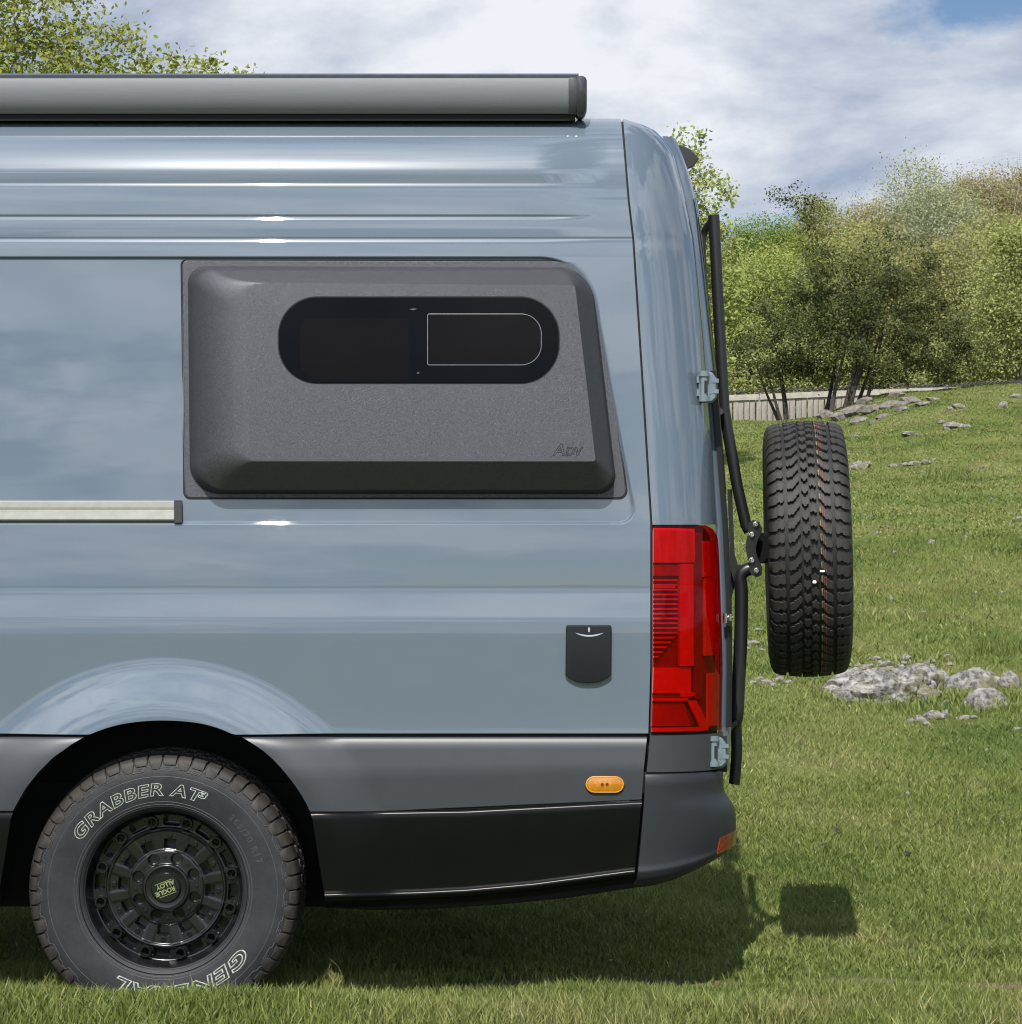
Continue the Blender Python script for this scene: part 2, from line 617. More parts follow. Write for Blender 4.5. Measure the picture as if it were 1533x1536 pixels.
m_grass, nt, b = material('grass_blades')
col, s = patch_colours(nt, 1.0)
a = nd(nt, 'ShaderNodeAttribute', attribute_name='tint')
tv = nd(nt, 'ShaderNodeMix', data_type='RGBA', blend_type='MULTIPLY')
tv.inputs[0].default_value = 1.0
nt.links.new(col, tv.inputs[6])
nt.links.new(ramp(nt, a.outputs['Fac'], [(0.0, (0.6, 0.66, 0.55)), (0.55, (1.05, 1.03, 1.0)), (0.86, (1.45, 1.32, 1.35)), (0.90, (1.9, 1.45, 2.0)), (1.0, (2.4, 1.8, 3.0))]), tv.inputs[7])
nt.links.new(tv.outputs[2], b.inputs['Base Color'])
b.inputs['Roughness'].default_value = 0.5
b.inputs['Specular IOR Level'].default_value = 0.3
t = nd(nt, 'ShaderNodeBsdfTranslucent')
nt.links.new(tv.outputs[2], t.inputs[0])
mx = nd(nt, 'ShaderNodeMixShader')
mx.inputs[0].default_value = 0.3
nt.links.new(b.outputs[0], mx.inputs[1])
nt.links.new(t.outputs[0], mx.inputs[2])
nt.links.new(mx.outputs[0], nt.nodes['Material Output'].inputs[0])


# ------------------------------------------------------------------ terrain
def sstep(a, b, x):
    t = np.clip((np.asarray(x, float) - a) / (b - a), 0, 1)
    return t * t * (3 - 2 * t)


def wob(x, y, s, ph=0.0):
    return (np.sin(x * s + ph) * np.cos(y * s * 0.83 + 1.3 * ph) + 0.5 * np.sin(x * s * 2.1 + y * s * 1.7 + ph)) / 1.5


def H(x, Y):
    x = np.asarray(x, float); Y = np.asarray(Y, float)
    d = Y + CAM_D
    r = d - 10.6
    z1 = 0.060 * (r + np.sqrt(r * r + 1.5)) * 0.97
    up = np.minimum(d, 42)
    r2 = up - 9.9
    z1 = 0.0585 * (r2 + np.sqrt(r2 * r2 + 2.0)) * 0.97 - 0.022
    z1 = z1 - sstep(42, 47, d) * 0.9
    z1 = z1 + sstep(20, 42, d) * np.interp(x, [3, 5.1, 5.7, 6.2, 6.9, 9.5, 14, 30], [-0.46, -0.34, -0.25, -0.04, 0.13, 0.20, 0.5, 0.9])
    hill = np.clip(d - 54, 0, 95) * 0.165
    hill = hill + sstep(54, 110, d) * np.clip((x - 14) * 0.16, -7, 8)
    z = z1 + hill
    z = z + 0.012 * wob(x, Y, 2.3) * (1 - sstep(9, 14, d) * 0.2)
    z = z + 0.10 * wob(x, Y, 0.55, 2.0) * sstep(12, 20, d)
    z = z + 0.025 * wob(x, Y, 1.9, 4.0) * sstep(11, 14, d)
    # the strip in front of the wheels stands a little higher than the tracks they press
    z = z + (0.062 + 0.068 * (1 - sstep(-0.7, 0.1, x))) * np.exp(-((Y + 0.42) / 0.30) ** 2) - 0.035 * np.exp(-((Y - 0.165) / 0.22) ** 2 - ((x + 1.05) / 0.4) ** 2) + 0.03 * np.exp(-((Y - 0.3) / 0.6) ** 2)
    return z


def bare(x, Y):
    """bare, dry strip along the wheel track"""
    c = 0.34 + 0.03 * np.sin(x * 2.1) + 0.03 * np.sin(x * 7.3)
    w = 0.12 * (0.65 + 0.45 * np.sin(x * 3.7 + 0.8) + 0.3 * np.sin(x * 11 + 2))
    b1 = np.exp(-((Y - c) / np.maximum(w, 0.02)) ** 2) * (np.asarray(x) > -0.45)
    return np.clip(b1, 0, 1)


xs = np.unique(np.concatenate([np.linspace(-400, -30, 20), np.linspace(-30, -4, 30), np.linspace(-4, 6, 130), np.linspace(6, 16, 60), np.linspace(16, 60, 40), np.linspace(60, 400, 20)]))
ys = np.unique(np.concatenate([np.linspace(-300, -12, 20), np.linspace(-12, -1, 22), np.linspace(-1, 2, 80), np.linspace(2, 12, 80), np.linspace(12, 50, 110), np.linspace(50, 160, 50), np.linspace(160, 700, 16)]))
GX, GY = np.meshgrid(xs, ys)
GZ = H(GX, GY)
nx, ny = len(xs), len(ys)
idx = np.arange(nx * ny).reshape(ny, nx)
q = np.stack([idx[:-1, :-1], idx[:-1, 1:], idx[1:, 1:], idx[1:, :-1]], -1).reshape(-1, 4)
ground = fastmesh('ground', np.stack([GX, GY, GZ], -1).reshape(-1, 3), [q], m_ground, smooth=True)
ba = ground.data.attributes.new('bare', 'FLOAT', 'POINT')
ba.data.foreach_set('value', bare(GX, GY).astype(np.float32).ravel())
ground['kind'] = 'structure'


def on_ground(px, py, dmin=6.0, dmax=60):
    for d in np.arange(dmin, dmax, 0.02):
        x = (px - 766.5) / FPX * d
        z = CAM_H - (py - 768) / FPX * d
        if z <= H(x, d - CAM_D):
            return x, d - CAM_D, float(H(x, d - CAM_D))
    return x, d - CAM_D, float(H(x, d - CAM_D))


# ------------------------------------------------------------------ the van
van = bpy.data.objects.new('camper_van', None)
C.objects.link(van)
van.location = (-1.06, 1.0, 0.0)
van.empty_display_size = 0.3
van['label'] = 'blue-grey camper van parked on grass with awning, window pod and rear tyre carrier'
van['category'] = 'van'
bpy.context.view_layer.update()

# side profile: upward tilt of the panel (degrees) against photograph row, integrated to depth
TILT = [(1100, 3.0), (1060, 1.0), (960, 0.5), (932, 3), (924, 9), (892, 8), (886, 6), (882, 0.5), (870, 1.5), (800, 2.6), (780, 3.2), (600, 4.2), (388, 5.0),
        (384, 7), (368, 8), (361, 24), (358.5, 34), (357.5, -14), (355.5, -14), (354.5, 1.0), (342, 2.0), (341, 6), (331, 8), (328, 26), (325.5, 34), (324.5, -22),
        (322, -22), (321, 6), (300, 7), (284, 10), (277, 22), (275, 24), (274, -4), (262, -3), (259.5, 2), (258.5, 15), (253, 20), (246, 23.5), (236, 26.5), (222, 30), (205, 37), (192, 50), (184, 66), (178, 80)]
TILT_PLAIN = [(1100, 3.0), (1060, 1.0), (960, 0.5), (932, 3), (924, 9), (892, 8), (886, 6), (882, 0.5), (870, 1.5), (800, 2.6), (780, 3.2), (600, 4.2), (388, 5.0),
              (384, 7), (368, 8), (361, 16), (358.5, 24), (357.5, -10), (355.5, -10), (354.5, 5.0), (340, 6.0), (300, 9), (270, 14), (226, 24), (205, 33), (192, 48), (184, 66), (178, 80)]


def integrate(tab):
    t = sorted(tab)
    pys = np.arange(1400, 176.9, -0.5)
    th = np.interp(pys, [a for a, _ in t], [b for _, b in t])
    th[pys > 1100] = 0
    Y = np.zeros(len(pys))
    i0 = int(np.where(pys <= 1100)[0][0])
    for i in range(i0, len(pys)):
        Y[i] = Y[i - 1] + math.tan(R(th[i])) * 0.5 / FPX * (CAM_D + Y[i - 1])
    return pys[::-1].copy(), Y[::-1].copy()


PPY, PY1 = integrate(TILT)
_, PY2 = integrate(TILT_PLAIN)
PY2 = PY2 + np.where(PPY < 300, PY1[0] - PY2[0], 0) * sstep(340, 225, PPY)


def Yb(py, px=0.0):
    w = 1 - sstep(800, 915, px)
    return np.interp(py, PPY, PY1) * w + np.interp(py, PPY, PY2) * (1 - w)


seam_px = interp([(178, 933), (300, 943), (360, 950), (560, 963), (785, 977), (1000, 977), (1100, 974), (1160, 968), (1220, 964), (1335, 954)])

WC = (244.0, 1337.0)                      # wheel centre in the photograph


def catmull(pts, k=8):
    P = np.array(pts, float)
    out = []
    for i in range(len(P) - 1):
        p0, p1, p2, p3 = P[max(i - 1, 0)], P[i], P[i + 1], P[min(i + 2, len(P) - 1)]
        for q in range(k):
            t = q / k
            out.append(tuple(0.5 * ((2 * p1) + (p2 - p0) * t + (2 * p0 - 5 * p1 + 4 * p2 - p3) * t * t + (3 * p1 - p0 - 3 * p2 + p3) * t ** 3)))
    out.append(tuple(P[-1]))
    return out


ARCH_T = catmull([(0, 1262), (8, 1240), (20, 1215), (40, 1180), (70, 1145), (100, 1121), (138, 1100), (175, 1087), (210, 1081), (246, 1079), (285, 1081), (318, 1087), (352, 1100), (392, 1124), (420, 1150), (448, 1186), (465, 1217), (478, 1255), (486, 1300), (490, 1345)])


def arch_top(px):
    """upper edge of the wheel opening"""
    tab = ARCH_T
    return np.interp(px, [a for a, _ in tab], [b for _, b in tab], left=9999, right=9999)


arch_right = interp(catmull([(1079, 300), (1087, 318), (1100, 352), (1124, 392), (1150, 420), (1186, 448), (1217, 465), (1255, 478), (1300, 486), (1345, 490), (1400, 492)]))
arch_left = interp(catmull([(1079, 190), (1087, 175), (1100, 138), (1121, 100), (1145, 70), (1180, 40), (1215, 20), (1240, 8), (1262, 0), (1300, -6), (1360, -10)]))


def flare(px, py):
    r = np.hypot(px - WC[0], (py - WC[1]))
    return -0.036 * (1 - sstep(262, 352, r)) ** 1.0


# recessed field that holds the window pod
REC = rpoly([(-1500, 386, 4), (880, 386, 85), (955, 785, 22), (-1500, 785, 4)], 40)
RECA = np.array(REC)


def recess_sd(px, py):
    P = np.stack([px, py], -1).reshape(-1, 2)
    n = len(RECA)
    dmin = np.full(len(P), 1e9)
    inside = np.zeros(len(P), bool)
    for i in range(n):
        a, b2 = RECA[i], RECA[(i + 1) % n]
        e = b2 - a
        L2 = float(e @ e)
        if L2 < 1e-9:
            continue
        w = P - a
        t = np.clip((w @ e) / L2, 0, 1)
        dmin = np.minimum(dmin, np.hypot(w[:, 0] - t * e[0], w[:, 1] - t * e[1]))
        c = ((a[1] > P[:, 1]) != (b2[1] > P[:, 1]))
        with np.errstate(divide='ignore', invalid='ignore'):
            xi = a[0] + (P[:, 1] - a[1]) / (b2[1] - a[1] if b2[1] != a[1] else 1e-9) * e[0]
        inside ^= c & (P[:, 0] < xi)
    return np.where(inside, dmin, -dmin).reshape(np.shape(px))


REC_D = 0.009
cols_u = np.unique(np.concatenate([np.arange(-1000, 0, 40), np.arange(0, 500, 5), np.arange(500, 800, 15), np.arange(800, 900, 3)]))
tail_u = np.linspace(0, 1, 36)[1:]
rows = np.unique(np.concatenate([np.arange(178, 192, 1.0), np.arange(192, 250, 3.0), np.arange(250, 285, 0.7), np.arange(285, 318, 3), np.arange(318, 332, 0.6), np.arange(332, 352, 2.5),
                                 np.arange(352, 368, 0.6), np.arange(368, 380, 2), np.arange(380, 393, 0.8), np.arange(393, 770, 6), np.arange(770, 792, 0.8), np.arange(792, 876, 6), np.arange(876, 934, 1.5), np.arange(934, 1100, 3), [1100]]))
PX = np.zeros((len(rows), len(cols_u) + len(tail_u)))
PYY = np.zeros_like(PX)
for i, py in enumerate(rows):
    sp = seam_px(py) - 1.6
    PX[i, :len(cols_u)] = cols_u
    PX[i, len(cols_u):] = cols_u[-1] + (sp - cols_u[-1]) * tail_u
    PYY[i] = py
at = np.minimum(arch_top(PX[0]), 1100)[None, :]
low = PYY > 985
PYY = np.where(low, 985 + (PYY - 985) * (at - 985) / (1100 - 985), PYY)
YB = Yb(PYY, PX)
D0 = CAM_D + YB
bx = (PX - 766.5) / FPX * D0
bz = CAM_H - (PYY - 768) / FPX * D0
by = YB + REC_D * sstep(-1.6, 2.4, recess_sd(PX, PYY)) + flare(PX, PYY)
nr, nc = PX.shape
V = np.stack([bx, by, bz], -1).reshape(-1, 3)
idx = np.arange(nr * nc).reshape(nr, nc)
fc = np.stack([idx[:-1, :-1], idx[1:, :-1], idx[1:, 1:], idx[:-1, 1:]], -1).reshape(-1, 4)
# folded hem at the lower edge and along the seam
hem = V[idx[-1]] + np.array([0, 0.03, 0.004])
V2 = np.concatenate([V, hem, V[idx[:, -1]] + np.array([-0.001, 0.02, 0])])
h0 = nr * nc
hi = np.arange(nc) + h0
f2 = np.stack([idx[-1, :-1], hi[:-1], hi[1:], idx[-1, 1:]], -1)
s0 = h0 + nc
si = np.arange(nr) + s0
f3 = np.stack([idx[:-1, -1], idx[1:, -1], si[1:], si[:-1]], -1)
side = fastmesh('side_panel', V2, [fc, f2, f3], m_paint, van, smooth=True)
side.data.set_sharp_from_angle(angle=R(60))

# rear corner: leaves the side tangentially and turns round to the rear
xr_px = interp([(178, 936), (180, 955), (184, 974), (190, 987), (205, 1003), (225, 1015), (280, 1030), (350, 1044), (420, 1051), (500, 1059), (560, 1064), (640, 1071), (700, 1074), (780, 1079), (870, 1083), (1000, 1085), (1100, 1084), (1160, 1084)])
CD = 0.27


def corner(t, py, off=0.0, xr=xr_px, xs=seam_px, dpx=1.6):
    yb = float(Yb(py, 2000))
    sx = (xs(py) + dpx - 766.5) / FPX * (CAM_D + yb)
    rx = (xr(py) - 766.5) / FPX * (CAM_D + yb + 0.2)
    A = max(rx - sx, 0.004)
    D = CD
    nx_, ny_ = D * math.sin(t), -A * math.cos(t)
    n = math.hypot(nx_, ny_)
    z = CAM_H - (py - 768) / FPX * (CAM_D + yb + D * (1 - math.cos(t)) * 0.5)
    return (sx + A * math.sin(t) + off * nx_ / n, yb + D * (1 - math.cos(t)) + off * ny_ / n, z)


def t_of(px, py, xr=xr_px, xs=seam_px):
    return math.asin(max(0.0, min(1.0, (px - xs(py) - 1.6) / (xr(py) - xs(py) - 1.6))))


TS = [R(a) for a in (0, 3, 7, 12, 18, 24, 30, 36, 42, 48, 54, 60, 66, 72, 78, 84, 90)]
rows_c = list(np.concatenate([np.arange(178, 200, 1.5), np.arange(200, 786, 8), [787]]))
g = [[corner(t, py) for t in TS] for py in rows_c]
mb = MB().grid([[(p[0][0] - 0.001, p[0][1] + 0.02, p[0][2])] + p for p in g])
mb.build('corner_panel', m_paint, van, 50)

# roof, far side, front end and floor close the body
roofL = []
for px in (-1000, 930):
    a = W(px, 178, float(Yb(178)))
    roofL.append([(a[0], Y, z) for Y, z in ((a[1], a[2]), (a[1] + 0.12, a[2] + 0.018), (0.6, a[2] + 0.03), (1.0, a[2] + 0.035), (1.4, a[2] + 0.03), (1.90 - a[1] + 0.0, a[2] + 0.018), (2.02 - a[1], a[2]))])
MB().grid(roofL).build('roof', m_paint, van, 40)
ztop = W(0, 178, float(Yb(178)))[2]
zlow = W(0, 1100, 0)[2]
y_far = 2.02 - float(Yb(178))
xl, xrr = W(-1000, 900, 0)[0], 0.60
farP = [[(x, 2.02, zlow), (x, 2.02, 1.3), (x, 1.97, 1.9), (x, 1.92, 2.5), (x, y_far, ztop)] for x in (xl, 0.0, 0.36)]
MB().grid(farP).build('far_side_panel', m_paint, van, 40)
mb = MB()
mb.add([(xl, 0.02, 0.45), (xl, 2.0, 0.45), (xl, y_far, ztop), (xl, float(Yb(178)), ztop)], [(0, 1, 2, 3)])
mb.build('bulkhead', m_paint, van)
mb = MB()
mb.box((-0.50, 0.10, 0.47), (0.62, 1.9, 0.55))
mb.box((xl, 0.10, 0.50), (-1.62, 1.9, 0.55))
mb.box((-1.62, 0.42, 0.60), (-0.50, 1.6, 0.66))
mb.box((-0.2, 0.35, 0.36), (0.1, 0.55, 0.47)).box((-2.8, 0.5, 0.34), (-1.7, 0.62, 0.5)).box((-2.8, 1.4, 0.34), (0.5, 1.52, 0.5))
mb.tube([(-1.06, 0.25, 0.375), (-1.06, 1.8, 0.375)], 0.045, 12)
mb.tube([(-2.4, 1.2, 0.34), (0.3, 1.25, 0.36)], 0.035, 10)
mb.build('underbody', m_under, van)

# dark backing inside seams, behind panel gaps
mb = MB()
mb.grid([[(W(seam_px(py) + dx, py, 0)[0] * (1 + float(Yb(py, 2000)) / CAM_D), float(Yb(py, 2000)) + 0.030, W(0, py, float(Yb(py, 2000)))[2]) for dx in (-9, 9)] for py in list(range(180, 1100, 10)) + [1100, 1130, 1160]])
mb.grid([[W(px, py, 0.016) for px in (356, 600, 970)] for py in (1097, 1105)])
mb.grid([[W(px, py, 0.016) for px in (-400, 134)] for py in (1097, 1105)])
mb.grid([[corner(t, py, -0.012) for t in TS] for py in (1090, 1115)])
mb.grid([[corner(t, py, -0.012) for t in TS] for py in (1150, 1170)])
mb.grid([[W(px, py, 0.045) for px in (944, 972)] for py in (1190, 1322)])
mb.build('panel_gap_seal', m_seam, van)

# wheel arch liner
AP = [(arch_left(py), py) for py in range(1360, 1084, -4)] + [(px, float(arch_top(px))) for px in range(176, 320, 4)] + [(arch_right(py), py) for py in range(1088, 1364, 4)]
mb = MB()
mb.loops([[W(x, y, 0.012 + float(flare(np.array(x), np.array(y)))) for x, y in AP], [W(x, y, 0.45) for x, y in AP]], False)
ap2 = [W(x, y, 0.45) for x, y in AP]
mb.add(ap2, [tuple(range(len(ap2)))])
mb.build('wheel_arch_liner', m_under, van, 60)

# grey cladding, rear of the arch / ahead of the arch
def clad_off(v):
    return float(np.interp(v, [0, 0.03, 0.12, 0.5, 1.0], [0.020, 0.006, -0.004, -0.014, -0.008]))


def cladding(edge, x_end, name):
    g = []
    for v in [0, 0.015, 0.03, 0.06, 0.12, 0.2, 0.3, 0.4, 0.5, 0.6, 0.7, 0.8, 0.9, 1.0]:
        row = []
        for u in np.linspace(0, 1, 60):
            u2 = u ** 1.6
            xe = edge(1103 + v * 113)
            bot = 1216 if edge is arch_left else 1217 + (1200 - 1217) * max(0, min(1, (xe + (x_end - xe) * u2 - 465) / 500))
            py = 1103 + v * (bot - 1103)
            px = edge(py) + (x_end(py) - edge(py) if callable(x_end) else x_end - edge(py)) * u2
            row.append(W(px, py, clad_off(v) + float(flare(np.array(px), np.array(py)))))
        g.append(row)
    mb = MB().grid(g)
    e = [r[0] for r in g]
    mb.grid([[p, (p[0], p[1] + 0.035, p[2])] for p in e])
    mb.grid([[r[-1], (r[-1][0], r[-1][1] + 0.03, r[-1][2])] for r in g])
    return mb.build(name, m_clad, van, 50)


def clad_end(py):
    return seam_px(py) - 3.0


def cladding_rear():
    g = []
    for v in [0, 0.015, 0.03, 0.06, 0.12, 0.2, 0.3, 0.4, 0.5, 0.6, 0.7, 0.8, 0.9, 1.0]:
        row = []
        for u in np.linspace(0, 1, 70):
            u2 = u ** 1.5
            px0 = 352 + (970 - 352) * u2
            bot = np.interp(px0, [352, 465, 970], [1217, 1217, 1199])
            py = 1103 + v * (bot - 1103)
            xe = arch_right(py)
            px = xe + (clad_end(py) - xe) * u2
            row.append(W(px, py, clad_off(v) + float(flare(np.array(px), np.array(py)))))
        g.append(row)
    mb = MB().grid(g)
    mb.grid([[r[0], (r[0][0] - 0.0, r[0][1] + 0.035, r[0][2])] for r in g])
    mb.grid([[r[-1], (r[-1][0], r[-1][1] + 0.03, r[-1][2])] for r in g])
    return mb.build('side_cladding', m_clad, van, 50)


cladding_rear()
g = []
for v in [0, 0.015, 0.03, 0.06, 0.12, 0.3, 0.5, 0.7, 0.9, 1.0]:
    py = 1103 + v * 113
    row = []
    for u in np.linspace(0, 1, 50):
        px = arch_left(py) + (-1000 - arch_left(py)) * u ** 2.2
        row.append(W(px, py, clad_off(v) + float(flare(np.array(px), np.array(py)))))
    g.append(row)
mb = MB().grid(g)
mb.grid([[r[0], (r[0][0], r[0][1] + 0.035, r[0][2])] for r in g])
mb.build('side_cladding', m_clad, van, 50)


# black skirt with rolled upper edge and a lip along the bottom
def skirt(pxs, top, lip, bot, name='side_skirt', ends=True):
    g = []
    for k, (px, px2) in enumerate(pxs):
        T, L, B = top(px), lip(px2), bot(px2)
        x = lambda f: px + (px2 - px) * f
        sec = [(x(0), T - 1, 0.02), (x(0), T, -0.004), (x(0), T + 1.0, -0.010), (x(0), T + 2.5, -0.014), (x(.05), T + 5, -0.0165), (x(.15), T + 12, -0.0165), (x(.5), (T + L) / 2, -0.010), (x(.9), L - 9, 0.000), (x(.97), L - 4, 0.0),
               (x(1), L - 2, -0.006), (x(1), L, -0.012), (x(1), L + 2, -0.015), (x(1), L + 6, -0.015), (x(1), L + 9, -0.010), (x(1), L + 11, 0.006), (x(1), B, 0.012), (x(1), B + 1, 0.10)]
        g.append([W(a, b2, y + float(flare(np.array(a), np.array(b2)))) for a, b2, y in sec])
    mb = MB().grid(g)
    for e in (g[0], g[-1]):
        mb.grid([[p, (p[0], p[1] + 0.05, p[2])] for p in e])
    return mb.build(name, m_skirt, van, 55)


st = interp([(460, 1218.5), (700, 1214.5), (963, 1201)])
slp = interp([(485, 1341), (560, 1339), (620, 1338), (700, 1334), (800, 1325), (950, 1305)])
sbt = interp([(485, 1361), (560, 1364), (640, 1363), (760, 1355), (850, 1346), (950, 1331)])
us = np.linspace(0, 1, 60)
skirt([(466 + (963 - 466) * u, 487 + (952 - 487) * u) for u in us], st, slp, sbt)
skirt([(19 - 1019 * u, -2 - 1000 * u) for u in np.linspace(0, 1, 20)], lambda x: 1217.5, lambda x: 1338.0, lambda x: 1356.0)

# corner cladding under the tail light, then the bumper
g = [[corner(t, py, 0.006) for t in TS] for py in (1103, 1104, 1107, 1115, 1130, 1145, 1156, 1158)]
mb = MB().grid([[(r[0][0], r[0][1] + 0.03, r[0][2])] + r for r in g])
mb.build('corner_cladding', m_clad, van, 50)

b_sil = interp([(1160, 1087), (1180, 1087), (1192, 1088), (1199, 1091), (1205, 1096), (1211, 1101), (1220, 1105), (1235, 1106.5), (1255, 1106), (1272, 1103), (1285, 1097), (1300, 1086), (1315, 1062), (1335, 1040)])
b_xs = interp([(1160, 966), (1200, 964), (1260, 959), (1335, 952)])


def bumper_pt(t, v):
    bot = 1334 - 41 * math.sin(t) ** 1.6
    py = 1160.5 + v * (bot - 1160.5)
    roll = max(0.0, (v - 0.86) / 0.14)
    top = max(0.0, (0.02 - v) / 0.02)
    off = 0.012 - 0.05 * roll ** 2.2 - 0.006 * top + 0.004 * math.exp(-((v - 0.84) / 0.025) ** 2)
    # the step ledge comes out only round the corner
    px_s = b_xs(py)
    yb = -0.004
    sx = (px_s + 2 - 766.5) / FPX * (CAM_D + yb)
    rx = (b_sil(min(py, 1284)) - 766.5) / FPX * (CAM_D + yb + 0.2)
    A, D = rx - sx, 0.26
    nx_, ny_ = D * math.sin(t), -A * math.cos(t)
    n = math.hypot(nx_, ny_)
    z = CAM_H - (py - 768) / FPX * (CAM_D + D * (1 - math.cos(t)) * 0.5)
    return (sx + A * math.sin(t) + (off - 0.012) * nx_ / n, yb + D * (1 - math.cos(t)) + off * ny_ / n, z)


vv = [0, 0.005, 0.02, 0.1, 0.16, 0.2, 0.23, 0.26, 0.29, 0.32, 0.36, 0.42, 0.5, 0.6, 0.7, 0.78, 0.81, 0.83, 0.845, 0.86, 0.88, 0.9, 0.92, 0.94, 0.96, 0.98, 1.0]
g = [[bumper_pt(t, v) for t in TS] for v in vv]
g2 = [[(r[0][0], r[0][1] + 0.04, r[0][2])] + r + [(r[-1][0] + 0.004, 0.7, r[-1][2]), (r[-1][0] + 0.004, 1.6, r[-1][2])] for r in g]
mb = MB().grid(g2)
mb.grid([g2[0], [(p[0], p[1] + 0.05, p[2]) for p in g2[0]]])
bumper = mb.build('rear_bumper', m_bump, van, 55)
# reflector set into the bumper corner
def bump_off(t, v, o):
    a, b2, c2 = Vector(bumper_pt(t, v)), Vector(bumper_pt(t + 0.01, v)), Vector(bumper_pt(t, v + 0.005))
    n = (b2 - a).cross(c2 - a).normalized()
    if n.y > 0 and n.x < 0 or n.y > 0.3:
        n = -n
    return tuple(a + n * o)


tt = [R(a) for a in (53, 58, 63, 68, 73, 78, 82)]
va, vb_ = 0.685, 0.845
L0 = [(t, va) for t in tt] + [(t, vb_) for t in tt[::-1]]
MB().loops([[bump_off(t, v, -0.01) for t, v in L0], [bump_off(t, v, 0.004) for t, v in L0]], True).grid([[bump_off(t, v, 0.004) for t in tt] for v in (va, (va + vb_) / 2, vb_)]).build('bumper_reflector', m_refl, bumper, 20)

# ------------------------------------------------------------------ tail light
tl_r = interp([(787, 1050), (790, 1060), (796, 1068), (806, 1074), (825, 1076), (870, 1077.5), (930, 1080), (1000, 1083), (1099, 1084)])


def lamp_grid(px0, px1, py0, py1, off, nu=10, nv=10):
    """patch on the corner surface between photograph columns px0..px1 (functions allowed)"""
    g = []
    for v in np.linspace(0, 1, nv):
        py = py0 + (py1 - py0) * v
        a = px0(py) if callable(px0) else px0
        c = px1(py) if callable(px1) else px1
        g.append([corner(t_of(a + (c - a) * u, py), py, off) for u in np.linspace(0, 1, nu)])
    return g


def lamp_patch(px0, px1, py0, py1, off, th=0.006, nu=10, nv=10):
    a = lamp_grid(px0, px1, py0, py1, off, nu, nv)
    c = lamp_grid(px0, px1, py0, py1, off - th, nu, nv)
    mb = MB().grid(a)
    ring = lambda g: g[0] + [r[-1] for r in g[1:]] + g[-1][-2::-1] + [r[0] for r in g[-2:0:-1]]
    mb.loops([ring(c), ring(a)], True)
    return mb


lleft = lambda py: seam_px(py) + 3.0
lens = lamp_patch(lleft, lambda py: min(tl_r(py), xr_px(py) - 0.2), 788, 1099, 0.004, 0.004, 26, 60)
tail = lens.build('tail_light', m_lens, van, 40)
lamp_patch(lambda py: lleft(py) - 1, lambda py: min(tl_r(py), xr_px(py) - 0.3), 786, 1101, -0.020, 0.01, 20, 40).build('housing', m_ldark, tail, 40)
for part in ((lleft, 1042, 792, 844, -0.008), (1019, 1040, 846, 1000, -0.008), (1056, 1074, 812, 866, -0.007), (1058, 1077, 868, 985, -0.006)):
    lamp_patch(part[0], part[1], part[2], part[3], part[4], 0.012, 8, 12).build('bright_segment', m_lred, tail, 40)
for part in ((lleft, lambda py: 1038 - (1000 - min(py, 1000)) * 0.0, 1002, 1040, -0.014), (1020, 1042, 1040, 1046, -0.006), (lleft, lambda py: 1030 + (py - 1048) * 0.45, 1048, 1052, -0.005), (lleft, 1062, 1092, 1098, -0.005),
             (lambda py: 1030 + (py - 1052) * 0.5, lambda py: 1044 + (py - 1052) * 0.5, 1052, 1094, -0.007), (1062, 1078, 1012, 1092, -0.006)):
    lamp_patch(part[0], part[1], part[2], part[3], part[4], 0.008, 8, 8).build('lower_segment', m_lred, tail, 40)
p = lamp_patch(lleft, lambda py: 1026 + (py - 1054) * 0.3, 1055, 1090, -0.012, 0.004, 8, 8)
p.build('dull_segment', m_lmid, tail, 40)
lamp_patch(lleft, 1018, 848, 864, -0.009, 0.01, 8, 4).build('dull_segment', m_lmid, tail, 40)
p = lamp_patch(1042, 1055, 800, 1050, -0.011, 0.006, 5, 20)
p.build('dark_strip', m_ldark, tail, 40)
for k in range(18):
    py = 869 + k * 7.2
    right = lambda y: 1016 - max(0, (y - 952)) * 0.85
    if right(py) < lleft(py) + 6:
        break
    lamp_patch(lleft, right, py, py + 2.6, -0.0085, 0.006, 6, 3).build('rib', m_lred if k != 1 else m_lred, tail, 60)
lamp_patch(lleft, 1012, 876.5, 882.5, -0.009, 0.006, 6, 3).build('bright_bar', m_lred, tail, 60)

# ------------------------------------------------------------------ rear doors
rd_px = interp([(215, 1012), (260, 1031), (300, 1041), (330, 1046), (400, 1054), (480, 1063), (560, 1072), (700, 1083), (800, 1091), (900, 1095), (1000, 1096), (1080, 1095), (1150, 1092), (1160, 1092)])


def rear_pt(py, s):
    """s: 0 at the hinge edge beside the corner, 1 deep behind"""
    yb = float(Yb(py, 2000))
    d0 = CAM_D + yb + 0.36
    x = (rd_px(py) - 766.5) / FPX * d0
    z = CAM_H - (py - 768) / FPX * d0
    prof = [(0, -0.05, 0.215), (0.1, -0.018, 0.235), (0.25, -0.004, 0.27), (0.4, 0.0, 0.34), (0.7, 0.004, 0.9), (1.0, -0.01, 1.3)]
    dx = np.interp(s, [q[0] for q in prof], [q[1] for q in prof])
    dy = np.interp(s, [q[0] for q in prof], [q[2] for q in prof])
    return (x + float(dx), yb + float(dy), z)


